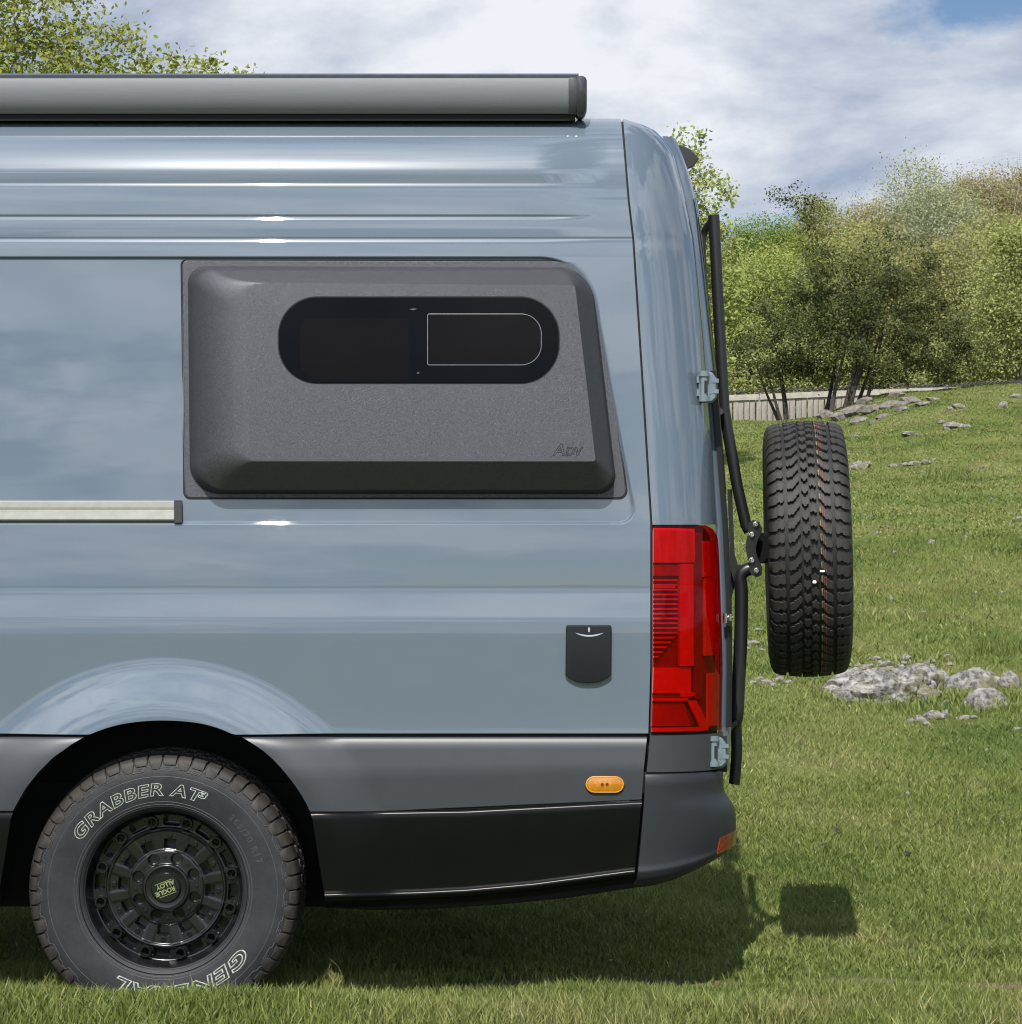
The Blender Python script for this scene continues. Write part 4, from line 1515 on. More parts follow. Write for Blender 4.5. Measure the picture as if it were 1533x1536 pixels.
# far rear wheel
fw = pymesh('far_rear_wheel', [(x + wc[0], y + 1.86, z + wc[2]) for x, y, z in place(car.v, (0, 0, 0), 'y+')], car.f, m_tyre_side, van, 50)
mb = MB().lathe_y([(0.24, -0.1), (0.001, -0.1)], (wc[0], 1.86, wc[2]), 32)
mb.build('far_wheel_disc', m_under, fw)

# spare wheel, axle along X, hung behind the rear door
sc_ = W(1209.5, 823, 0.62)
SP_T = R(1.6)
sp = local('spare_wheel', place(car.v, (0, 0, 0), 'x'), car.f, m_spare, van, sc_, (0, -SP_T, R(-5.5)), 50)
sp.scale = (0.97, 1.045, 1.045)
tb = MB(); tb.add(tread.v, tread.f)
local('tread', tb.v, tb.f, m_spare_tread, sp, (0, 0, 0), (0, 0, 0), 30)
mb = MB()
for sx in (-1, 1):
    mb.add([(sx * a, r * math.sin(q), r * math.cos(q)) for a, r in ((0.118, 0.243), (0.10, 0.225), (0.03 * sx + 0.03, 0.2), (0.03 * sx + 0.03, 0.001)) for q in np.linspace(0, 2 * math.pi, 33)[:-1]],
           [(i * 32 + j, i * 32 + (j + 1) % 32, (i + 1) * 32 + (j + 1) % 32, (i + 1) * 32 + j) for i in range(3) for j in range(32)])
local('rim', mb.v, mb.f, m_rimb, sp, (0, 0, 0), (0, 0, 0), 35)
# scraps of white label stuck in the tread
for px, py, w, h in ((1234, 857, 6, 2.6), (1222, 873, 4.4, 4.2)):
    p = W(px, py, 0.62 - math.sqrt(max(0.0, (TR * 1.045) ** 2 - ((py - 823) / FPX * 7.1) ** 2)) - 0.003)
    s_ = 0.0013
    MB().box((p[0] - w * s_, p[1], p[2] - h * s_), (p[0] + w * s_, p[1] + 0.012, p[2] + h * s_), 0.002).build('paper_scrap', m_white, van, 20)
    o = bpy.data.objects[-1] if False else None

# ------------------------------------------------------------------ tyre carrier
CY = 0.47
car_root = MB().tube([W(1070.5, 323, CY), W(1078, 470, CY), W(1086, 612, CY), W(1092, 650, CY), W(1106, 730, CY), W(1119, 788, CY), W(1124, 797, CY)], 0.0185, 18, True).build('tyre_carrier', m_tube, van, 40)
sub2 = lambda name, mbx, mat=m_tube, sm=40: mbx.build(name, mat, car_root, sm)
sub2('carrier_tube', MB().tube([W(1066, 333, CY + 0.12), W(1056, 350, CY + 0.14), W(1053.5, 372, CY + 0.14), W(1056, 430, CY + 0.14), W(1063, 540, CY + 0.14), W(1070, 640, CY + 0.14)], 0.012, 12, True, 4))
sub2('carrier_tube', MB().tube([W(1128, 852, CY), W(1117, 856, CY), W(1110, 866, CY), W(1112, 890, CY), W(1111, 960, CY), W(1107, 1040, CY), W(1105, 1075, CY), W(1099, 1090, CY + 0.02)], 0.0215, 18, True, 4))
sub2('carrier_tube', MB().tube([W(1104, 1085, CY + 0.1), W(1105, 1125, CY + 0.1), W(1103, 1160, CY + 0.1), W(1101, 1176, CY + 0.1)], 0.0185, 16, True, 3))
sub2('carrier_strut', MB().loops([[W(x, y, CY + 0.03) for x, y in ((1091, 734), (1098, 734), (1102, 830), (1108, 852), (1097, 900), (1095, 838))], [W(x, y, CY + 0.06) for x, y in ((1091, 734), (1098, 734), (1102, 830), (1108, 852), (1097, 900), (1095, 838))]], True, True, True))
sub2('carrier_clamp', MB().loops([[W(x, y, y2) for x, y in ((1060, 601), (1068, 606), (1084, 614), (1086, 619), (1078, 625), (1061, 624))] for y2 in (CY - 0.05, CY + 0.05)], True, True, True), simple('dark_steel_bracket', (0.06, 0.06, 0.065), 0.35, 0.5), 20)
sub2('carrier_clamp', MB().loops([[W(x, y, y2) for x, y in ((1083, 1085), (1098, 1084), (1104, 1080), (1106, 1086), (1096, 1096), (1084, 1098))] for y2 in (CY - 0.05, CY + 0.05)], True, True, True), m_tube, 20)
# crescent plates with four bolts
for k, yy in enumerate((CY - 0.028, CY + 0.03)):
    out_ = [(1123, 784), (1130, 780), (1138, 782), (1143, 792), (1142, 800), (1137, 808), (1134, 820), (1134, 828), (1138, 840), (1143, 850), (1143, 862), (1136, 866), (1128, 863), (1124, 856), (1125, 846), (1121, 836), (1118, 822), (1120, 808), (1124, 800), (1121, 792)]
    sub2('carrier_plate', MB().loops([[W(x, y, yy) for x, y in out_], [W(x, y, yy - 0.006) for x, y in out_]], True, True, True), m_tube, 20)
bolts = None
for px, py in ((1133.8, 786.5), (1128, 802), (1128, 840.5), (1135, 856)):
    c_ = W(px, py, CY - 0.034)
    if bolts is None:
        mb = MB().lathe_y([(0.0095, 0.0), (0.0095, -0.004), (0.0075, -0.0045), (0.0072, -0.009), (0.0060, -0.011), (0.001, -0.011)], (0, 0, 0), 12)
        bolts = local('carrier_bolt', mb.v, mb.f, m_chrome, car_root, c_, smooth=35)
    else:
        copies(bolts, [c_])
sub2('carrier_arm', MB().loops([[W(x, y, y2) for x, y in ((1094, 848), (1112, 847), (1113, 866), (1101, 872))] for y2 in (CY - 0.01, CY + 0.04)], True, True, True))
sub2('carrier_arm', MB().loops([[W(x, y, y2) for x, y in ((1078, 852), (1095, 852), (1095, 868), (1082, 868))] for y2 in (CY + 0.0, CY + 0.05)], True, True, True))
sub2('hub_arm', MB().tube([W(1138, 822, CY + 0.02), W(1205, 822, CY + 0.15)], 0.05, 16))
MB().tube([W(1086, 926, 0.20), W(1098, 926, 0.21)], 0.008, 10).tube([W(1088, 920, 0.20), W(1088, 934, 0.20)], 0.007, 8).tube([W(1095, 921, 0.20), W(1095, 931, 0.20)], 0.006, 8).build('door_latch', m_chrome, van, 40)

# ------------------------------------------------------------------ grass
def thing(name, label, cat, loc, group=None):
    o = bpy.data.objects.new(name, None)
    C.objects.link(o)
    o.location = loc
    o.empty_display_size = 0.2
    o['label'] = label
    o['category'] = cat
    if group:
        o['group'] = group
    return o


def tag(o, label, cat, group=None):
    o['label'] = label
    o['category'] = cat
    if group:
        o['group'] = group
    return o


def scatter(n, x0, x1, y0, y1, wedge=None):
    Y = rng.uniform(y0, y1, n)
    x = rng.uniform(0, 1, n)
    if wedge:
        d = Y + CAM_D
        a, c = wedge
        x = d * (a + (c - a) * x)
        keep = rng.uniform(0, 1, n) < d / (y1 + CAM_D)
        x, Y = x[keep], Y[keep]
    else:
        x = x0 + (x1 - x0) * x
    return x, Y


def patchiness(x, Y):
    return 0.5 + 0.5 * wob(x, Y, 3.1, 0.7) * 0.7 + 0.3 * wob(x, Y, 8.0, 2.2)


gv, g3, g4, gt = [], [], [], []
gcount = 0


def blades(x, Y, h, w, bend, full):
    global gcount
    n = len(x)
    z = H(x, Y) - 0.004
    az = rng.uniform(0, 2 * np.pi, n)
    ux, uy = np.cos(az), np.sin(az)                 # width direction
    la = rng.uniform(0, 2 * np.pi, n)
    lean = bend * h * rng.uniform(0.3, 1.3, n)
    lx, ly = np.cos(la) * lean, np.sin(la) * lean
    tint = np.clip(rng.beta(2.2, 2.6, n) * 0.95 + (rng.uniform(0, 1, n) > 0.955) * 0.35, 0, 1)
    b0 = np.stack([x - ux * w, Y - uy * w, z], -1)
    b1 = np.stack([x + ux * w, Y + uy * w, z], -1)
    tip = np.stack([x + lx, Y + ly, z + h * np.sqrt(np.clip(1 - (bend * 0.6) ** 2, 0.2, 1))], -1)
    if full:
        k = 0.85
        m = np.stack([x + lx * 0.35, Y + ly * 0.35, z + h * 0.55], -1)
        off = np.stack([ux * w * k, uy * w * k, np.zeros(n)], -1)
        v = np.stack([b0, b1, m + off, m - off, tip], 1).reshape(-1, 3)
        i = np.arange(n)[:, None] * 5 + gcount
        g4.append(np.concatenate([i, i + 1, i + 2, i + 3], 1))
        g3.append(np.concatenate([i + 3, i + 2, i + 4], 1))
        gt.append((tint, tint))
        gcount += 5 * n
    else:
        v = np.stack([b0, b1, tip], 1).reshape(-1, 3)
        i = np.arange(n)[:, None] * 3 + gcount
        g3.append(np.concatenate([i, i + 1, i + 2], 1))
        gt.append((None, tint))
        gcount += 3 * n
    gv.append(v)


def worn(x, Y):
    return 1 - 0.6 * np.exp(-((Y - 0.34) / 0.2) ** 2) * sstep(-0.7, -0.2, x)


def thin(x, Y, k=0.96):
    keep = rng.uniform(0, 1, len(x)) > k * bare(x, Y)
    # wheels press the turf flat
    keep &= ~((np.abs(x - wc[0]) < 0.16) & (np.abs(Y - 0.16) < 0.11))
    return x[keep], Y[keep]


# the strip right in front of the wheels: longer, upright
x, Y = thin(*scatter(105000, -2.3, 2.6, -0.95, 0.45))
pt = patchiness(x, Y)
blades(x, Y, (0.040 + 0.055 * rng.beta(2, 3, len(x))) * (0.65 + 0.6 * pt) * worn(x, Y), 0.0015 + 0.0014 * rng.random(len(x)), 0.55, True)
# around and under the van
x, Y = thin(*scatter(215000, -2.7, 3.9, 0.45, 4.6))
pt = patchiness(x, Y)
blades(x, Y, (0.022 + 0.030 * rng.beta(2, 3, len(x))) * (0.6 + 0.7 * pt) * worn(x, Y), 0.0016 + 0.0014 * rng.random(len(x)), 0.75, True)
# the lawn that starts to rise
x, Y = scatter(380000, 0, 0, 4.6, 14, (-0.05, 0.35))
pt = patchiness(x, Y)
blades(x, Y, (0.020 + 0.024 * rng.beta(2, 3, len(x))) * (0.55 + 0.8 * pt), 0.0030 + 0.0022 * rng.random(len(x)), 0.8, False)
# the slope up to the crest
x, Y = scatter(440000, 0, 0, 14, 40, (-0.03, 0.37))
pt = patchiness(x, Y)
blades(x, Y, (0.020 + 0.026 * rng.beta(2, 3, len(x))) * (0.5 + 0.8 * pt), 0.008 + 0.006 * rng.random(len(x)), 0.9, False)
# a few taller tufts
for tx, ty, tn, th in ((on_ground(505, 1462)[0], on_ground(505, 1462)[1], 220, 0.085), (on_ground(1485, 1440)[0], on_ground(1485, 1440)[1], 700, 0.075), (on_ground(1250, 1400)[0], on_ground(1250, 1400)[1], 300, 0.06), (on_ground(1420, 720)[0], on_ground(1420, 720)[1], 200, 0.25), (on_ground(1500, 980)[0], on_ground(1500, 980)[1], 200, 0.14)):
    s_ = th * 1.1
    x = tx + rng.normal(0, s_ * 0.8, tn); Y = ty + rng.normal(0, s_ * 0.5, tn)
    blades(x, Y, th * rng.uniform(0.5, 1.2, tn), 0.0016 + th * 0.012 * rng.random(tn), 0.7, True)
for tpx in range(1236, 1530, 9):
    tpy = 1056 + 9 * math.sin(tpx * 0.11) + 6 * math.sin(tpx * 0.31)
    tx, ty, _ = on_ground(tpx, tpy)
    tn = 26
    blades(tx + rng.normal(0, 0.05, tn), ty + rng.normal(0, 0.05, tn), 0.07 * rng.uniform(0.5, 1.3, tn), 0.003 + 0.002 * rng.random(tn), 0.7, True)
for i in range(70):
    tx, ty, _ = on_ground(rng.uniform(1110, 1533), rng.uniform(650, 1000))
    tn, th = 30, rng.uniform(0.03, 0.075)
    blades(tx + rng.normal(0, 0.16, tn), ty + rng.normal(0, 0.12, tn), th * rng.uniform(0.5, 1.3, tn), 0.005 + 0.004 * rng.random(tn), 0.8, True)
allv = np.concatenate(gv)
q4 = np.concatenate(g4)
q3 = np.concatenate(g3)
tint = np.concatenate([a for a, _ in gt if a is not None] + [c for _, c in gt])
grass = fastmesh('grass', allv, [q4, q3], m_grass, None, tint)
grass['kind'] = 'stuff'
grass['label'] = 'short green grass with dry blades covering the field and slope'
grass['category'] = 'grass'


# daisies: tiny white heads in the turf
n_d = 260
dx_, dy_ = scatter(n_d * 3, 0, 0, 0.5, 22, (0.03, 0.30))
dx_, dy_ = dx_[:n_d], dy_[:n_d]
dz_ = H(dx_, dy_) + 0.028
ang = np.linspace(0, 2 * np.pi, 7)[:-1]
rr_ = rng.uniform(0.006, 0.011, len(dx_))
DV = np.stack([dx_[:, None] + rr_[:, None] * np.cos(ang), dy_[:, None] + rr_[:, None] * np.sin(ang) * 0.8, dz_[:, None] + rr_[:, None] * np.sin(ang) * -0.6], -1).reshape(-1, 3)
daisies = fastmesh('daisies', DV, [np.arange(len(dx_) * 6).reshape(-1, 6)], m_white)
daisies['kind'] = 'stuff'
daisies['label'] = 'tiny white daisy heads dotted through the turf'
daisies['category'] = 'flowers'


# ------------------------------------------------------------------ stones
def rock_mesh(name, c, size, seed, mat=m_rock, parent=None, flat=0.7, n=2, sharp=1.0):
    rg = np.random.default_rng(seed)
    bm = bmesh.new()
    bmesh.ops.create_icosphere(bm, subdivisions=n, radius=1.0)
    # cut by random planes for facets, then roughen
    planes = [(Vector(rg.normal(0, 1, 3)).normalized(), rg.uniform(0.55, 0.9)) for _ in range(9)]
    ph = rg.uniform(0, 6, 3)
    for v in bm.verts:
        p = v.co.copy()
        for nrm, dd in planes:
            k = p.dot(nrm)
            if k > dd:
                p -= nrm * (k - dd) * 0.9 * sharp
        f_ = 1 + 0.10 * math.sin(p.x * 5 + ph[0]) * math.sin(p.y * 6 + ph[1]) + 0.08 * math.sin(p.z * 7 + p.x * 4 + ph[2])
        p *= f_
        v.co = Vector((p.x * size[0], p.y * size[1], p.z * size[2]))
    rot = Matrix.Rotation(rg.uniform(-0.35, 0.35), 3, 'Z') @ Matrix.Rotation(rg.uniform(-0.2, 0.2), 3, 'Y')
    for v in bm.verts:
        v.co = rot @ v.co
    me = bpy.data.meshes.new(name)
    bm.to_mesh(me)
    bm.free()
    o = link(name, me, mat, None, None)
    me.polygons.foreach_set('use_smooth', np.ones(len(me.polygons), bool))
    me.set_sharp_from_angle(angle=R(28))
    o.location = c
    if parent is not None:
        o.parent = parent
        o.matrix_parent_inverse = Matrix.Translation(parent.location).inverted()
    return o


def px_rock(px, py, w, h, seed, name='stone', parent=None, mat=m_rock, n=2, sink=0.5, deep=0.8):
    """stone whose middle shows at a pixel of the photograph, w x h pixels in size"""
    x, Y, z = on_ground(px, py + h * 0.5)
    s = (CAM_D + Y) / FPX
    sx, sz = w * s / 2, h * s / 2
    return rock_mesh(name, (x, Y + sx * deep * 0.6, z + sz * (1 - sink)), (sx * 1.15, sx * deep, sz * 1.25), seed, mat, parent, n=n)


from mathutils import noise as mnoise


def bedrock(name, px, py, w, h, seed, parent=None, sub=6, lump=0.5, deep=0.75, mat=None):
    # a mass of limestone rising out of the turf, its surface broken into knobs and clints
    x, Y, z = on_ground(px, py + h * 0.5)
    s_ = (CAM_D + Y) / FPX
    sx, sz = w * s_ / 2, h * s_
    bm = bmesh.new()
    bmesh.ops.create_icosphere(bm, subdivisions=sub, radius=1.0)
    off = Vector((seed * 3.7, seed * 1.3, seed * 2.1))
    for v in bm.verts:
        p = v.co.copy()
        q = Vector((p.x * sx, p.y * sx * deep, p.z * sz))
        a = mnoise.fractal(q * 5 + off, 0.9, 2.0, 5)
        dv = mnoise.voronoi(q * 9 + off)[0]
        e = mnoise.voronoi(q * 26 + off)[0]
        k = 1 + 0.16 * a + lump * (0.30 * min(dv[1] - dv[0], 0.35) - 0.06) + 0.05 * min(e[1] - e[0], 0.3)
        edge = 1 + 0.28 * mnoise.noise(Vector((p.x * 2.2, p.y * 2.2, seed)))
        v.co = Vector((q.x * k * edge, q.y * k * edge, q.z * k))
    me = bpy.data.meshes.new(name)
    bm.to_mesh(me); bm.free()
    o = link(name, me, mat or m_rock, None, 30)
    o.location = (x, Y + sx * deep * 0.5, z - sz * 0.12)
    if parent is not None:
        o.parent = parent
        o.matrix_parent_inverse = Matrix.Translation(parent.location).inverted()
    return o


ox, oy, oz = on_ground(1330, 1058)
crop = thing('limestone_outcrop', 'low broken pale limestone outcrop in the grass right of the spare wheel', 'rock', (ox, oy, oz))
bedrock('bedrock', 1338, 1024, 172, 50, 1, crop, 6, 1.2)
bedrock('bedrock', 1275, 1018, 74, 34, 2, crop, 5, 1.2)
bedrock('bedrock', 1390, 1014, 84, 38, 3, crop, 5, 1.2)
k = 0
for px, py, w, h in ((1345, 1034, 86, 46), (1300, 1022, 60, 40), (1268, 1018, 44, 32), (1390, 1022, 70, 34), (1330, 1004, 60, 24), (1378, 1000, 54, 22), (1412, 1010, 40, 26), (1245, 1040, 34, 14), (1285, 1052, 30, 14), (1272, 1060, 26, 11), (1408, 1040, 34, 24), (1300, 1000, 34, 18),
                     (1355, 994, 30, 14), (1395, 992, 30, 14), (1318, 1040, 40, 26), (1370, 1045, 44, 24), (1262, 1004, 26, 16), (1425, 996, 22, 12), (1240, 1028, 20, 10), (1290, 1036, 26, 16), (1332, 1054, 34, 14), (1420, 1052, 22, 14)):
    px_rock(px, py, w * 0.62, h * 0.55, 100 + k, 'stone', crop, n=3, sink=0.5)
    k += 1
for i in range(70):
    a, r_ = rng.uniform(0, 6.28), math.sqrt(rng.uniform(0, 1))
    px, py = 1335 + 100 * r_ * math.cos(a), 1020 + 34 * r_ * math.sin(a)
    w = rng.uniform(7, 17)
    px_rock(px, py, w, w * rng.uniform(0.45, 0.8), 200 + i, 'stone', crop, n=2, sink=0.0 if r_ < 0.8 else 0.3)
b1 = bedrock('limestone_slab', 1468, 1016, 90, 32, 31, None, 5, 0.45)
tag(b1, 'flat pale limestone slab, upper of the two at the right of the outcrop', 'rock')
b2 = bedrock('limestone_slab', 1484, 1046, 74, 32, 32, None, 5, 0.45)
tag(b2, 'rounded grey limestone slab, lower of the two at the right of the outcrop', 'rock')
b3 = bedrock('limestone_slab', 1514, 1018, 30, 26, 33, None, 4, 0.45)
tag(b3, 'small upright limestone block at the far end of the two grey slabs', 'rock')

lows = thing('stone_scatter', 'small pale stones in worn turf below the outcrop', 'rock', on_ground(1400, 1080))
for i, (px, py, w, h) in enumerate(((1402, 1072, 34, 16), (1380, 1078, 22, 12), (1366, 1080, 12, 9), (1418, 1070, 18, 14), (1445, 1076, 24, 8), (1462, 1075, 16, 6), (1390, 1084, 14, 8))):
    px_rock(px, py, w, h, 300 + i, 'stone', lows)
und = thing('stone_scatter', 'brown and white rubble in bare turf below the spare wheel', 'rock', on_ground(1165, 1022))
for i, (px, py, w, h) in enumerate(((1150, 1022, 22, 9), (1168, 1018, 18, 10), (1182, 1022, 14, 8), (1140, 1017, 14, 7), (1160, 1027, 16, 7), (1128, 1023, 12, 7), (1190, 1014, 10, 6))):
    px_rock(px, py, w, h, 320 + i, 'stone', und)
ls = thing('stone_scatter', 'pale stones in the turf between the tyre carrier and the spare wheel', 'rock', on_ground(1128, 965))
for i, (px, py, w, h) in enumerate(((1128, 964, 22, 9), (1138, 944, 12, 7), (1120, 972, 12, 6), (1142, 975, 10, 5))):
    px_rock(px, py, w, h, 340 + i, 'stone', ls)
for n_, (lab, pxs) in enumerate((('string of pale stones breaking the turf level with the top of the spare wheel', ((1290, 697, 30, 14), (1278, 700, 14, 10), (1302, 694, 12, 9))),
                                 ('long low ledge of brown and white stones on the upper slope', ((1340, 697, 16, 8), (1356, 696, 14, 8), (1372, 694, 22, 9), (1390, 692, 16, 10), (1401, 689, 8, 6))),
                                 ('flat pale stone ledge just below the bush stones', ((1365, 649, 32, 10), (1380, 652, 12, 6))),
                                 ('cluster of white stones on the slope to the right of the bush', ((1432, 636, 30, 14), (1415, 632, 14, 8), (1450, 638, 14, 9), (1420, 642, 10, 6))),
                                 ('white stones high on the slope near the fence rail', ((1505, 606, 16, 12), (1438, 608, 22, 10), (1425, 612, 10, 7), (1525, 592, 16, 9))))):
    t_ = thing('stone_ledge', lab, 'rock', on_ground(pxs[0][0], pxs[0][1] + 6))
    for i, (px, py, w, h) in enumerate(pxs):
        px_rock(px, py, w, h, 360 + n_ * 10 + i, 'stone', t_)
bs = thing('rubble_heap', 'heap of grey stones and earth at the foot of the dark hawthorn', 'rock', on_ground(1280, 632))
for i, (px, py, w, h) in enumerate(((1285, 612, 44, 26), (1262, 622, 38, 22), (1310, 610, 40, 20), (1340, 604, 44, 20), (1365, 598, 40, 18), (1240, 618, 30, 20), (1224, 612, 30, 26), (1290, 628, 28, 14), (1325, 622, 22, 12), (1385, 604, 26, 12), (1355, 612, 20, 11), (1400, 598, 22, 10), (1300, 598, 26, 16), (1345, 590, 24, 14), (1310, 632, 14, 8), (1275, 598, 22, 16))):
    px_rock(px, py, w, h * 0.8, 420 + i, 'stone', bs, m_rockd, n=2, sink=0.6)
STONE_LABELS = ['brightest small stone halfway up the slope, level with the spare wheel hub', 'pale pebble right of the spare tyre, level with its lower half', 'left one of a pair of tiny stones at far right above the slabs', 'right one of a pair of tiny stones at far right above the slabs', "small stone a tyre's width right of the spare wheel hub", 'tiny stone at far right, level with the spare wheel hub', 'tiny upright stone uphill to the right of the brightest slope stone', 'flat sliver of stone in the turf a little above the outcrop', 'tiny stone between the brightest slope stone and the outcrop', 'small stone close beside the spare tyre, slightly above its hub', 'small stone just right of the top of the spare tyre', 'stone cut by the right edge of the picture halfway up the slope', 'flat stone sliver on the upper right slope below the long ledge', 'flat pale stone in the lawn under the spare tyre', 'small bright stone in the lawn straight below the two slabs', 'lone pale stone lowest on the lawn, far right of the bumper', 'flat stone on the upper slope to the right of the long ledge', 'stone just above the upper right end of the limestone outcrop', 'stone cut by the right edge just below the limestone slabs']
for i, (px, py, w, h) in enumerate(((1398, 812, 14, 9), (1338, 897, 10, 8), (1464, 888, 8, 7), (1503, 888, 9, 7), (1342, 828, 10, 6), (1493, 820, 8, 6), (1449, 805, 6, 7), (1384, 918, 12, 5), (1374, 884, 6, 5), (1316, 799, 8, 6), (1284, 654, 10, 6), (1528, 776, 14, 9), (1488, 748, 9, 4), (1209, 1222 - 148, 7, 4), (1480, 1124, 7, 7), (1361, 1189, 7, 6), (1475, 700, 14, 5), (1422, 982, 12, 7), (1526, 1092, 16, 9))):
    o = px_rock(px, py, w, h, 500 + i, 'field_stone', n=1)
    tag(o, STONE_LABELS[i], 'stone', 'single stones in the turf')
# dark clods
for px, py, w, h, lab in ((611, 1509, 27, 13, 'dark lump of dried dung in the near grass below the skirt'), (1254, 1250, 9, 8, 'little dark clod, upper one behind the rear bumper'), (1236, 1272, 10, 5, 'little dark clod, lower left one behind the rear bumper'), (1361, 1284, 13, 6, 'flat grey clod in the open lawn at the right')):
    x, Y, z = on_ground(px, py + h * 0.5)
    s = (CAM_D + Y) / FPX
    o = rock_mesh('clod', (x, Y, z + h * s * 0.9), (w * s * 0.5, w * s * 0.45, h * s * 0.8), px, m_clod, None, n=3)
    tag(o, lab, 'clod')

# ------------------------------------------------------------------ fence beyond the crest
FD = 48.0
fY = FD - CAM_D
f_top = interp([(700, 604), (1095, 593), (1250, 586), (1400, 581.5), (1533, 577.5), (1800, 570)])
x0f, _, _ = W(1000, 600, fY)
fence = thing('board_fence', 'weathered vertical board fence with pale top rail behind the hawthorn', 'fence', (x0f, fY, float(H(x0f, fY))))
bmesh_ = None
s = FD / FPX
for i in range(100):
    px = 1000 + i * 8.6
    x, _, zt = W(px, f_top(px) + 8 + rng.uniform(-0.6, 0.6), fY)
    g0 = float(H(x, fY)) - 0.1
    hw = 3.7 * s
    if bmesh_ is None:
        bmesh_ = MB().box((-hw, -0.012, 0), (hw, 0.012, 1.0), 0.004)
        o = bmesh_.build('board', m_board, None, 20)
        o.parent = fence
        o.matrix_parent_inverse = Matrix.Translation(fence.location).inverted()
        first_board = o
    else:
        o = first_board.copy()
        C.objects.link(o)
    o.location = (x, fY + rng.uniform(-0.008, 0.008), g0)
    o.rotation_euler = (0, rng.uniform(-0.008, 0.008), 0)
    o.scale = (1, 1, max(0.2, zt - g0))
for a in range(1000, 1860, 140):
    p0, p1 = W(a, f_top(a), fY - 0.05), W(a + 138, f_top(a + 138), fY - 0.05)
    q0, q1 = W(a, f_top(a) + 8.5, fY - 0.05), W(a + 138, f_top(a + 138) + 8.5, fY - 0.05)
    mb = MB()
    mb.loops([[p0, p1, q1, q0], [(p[0], p[1] + 0.05, p[2]) for p in (p0, p1, q1, q0)]], True, True, True)
    mb.build('top_rail', m_rail, fence)
    zt = p0[2]
    MB().box((p0[0] - 0.06, fY + 0.03, float(H(p0[0], fY)) - 0.2), (p0[0] + 0.06, fY + 0.14, zt + 0.05), 0.01).build('post', m_board, fence)
mb = MB()
for st_ in range(2):
    mb.tube([(lambda p: (p[0], p[1] + 0.02 * math.sin(k * 1.6 + st_ * math.pi), p[2] + 0.025 * math.cos(k * 1.6 + st_ * math.pi)))(W(1000 + k * 3.2, f_top(1000 + k * 3.2) - 4.2 + 1.2 * math.sin(k * 0.11), fY - 0.02)) for k in range(260)], 0.014, 4, False)
o = mb.build('barbed_wire', m_wire, fence)
o['kind'] = 'stuff'


# ------------------------------------------------------------------ trees
def leaves(P, size, tint, rg, up=0.3):
    n = len(P)
    nrm = rg.normal(0, 1, (n, 3))
    nrm[:, 2] += up * 0.5
    nrm += np.array(sun_dir) * 0.8
    nrm /= np.linalg.norm(nrm, axis=1, keepdims=True)
    t = rg.normal(0, 1, (n, 3))
    u = np.cross(nrm, t); u /= np.linalg.norm(u, axis=1, keepdims=True)
    v = np.cross(nrm, u)
    L = (size * rg.uniform(0.6, 1.35, n))[:, None]
    V_ = np.stack([P - u * L, P + v * L * 0.5, P + u * L, P - v * L * 0.5], 1).reshape(-1, 3)
    i = np.arange(n)[:, None] * 4
    return V_, np.concatenate([i, i + 1, i + 2, i + 3], 1)


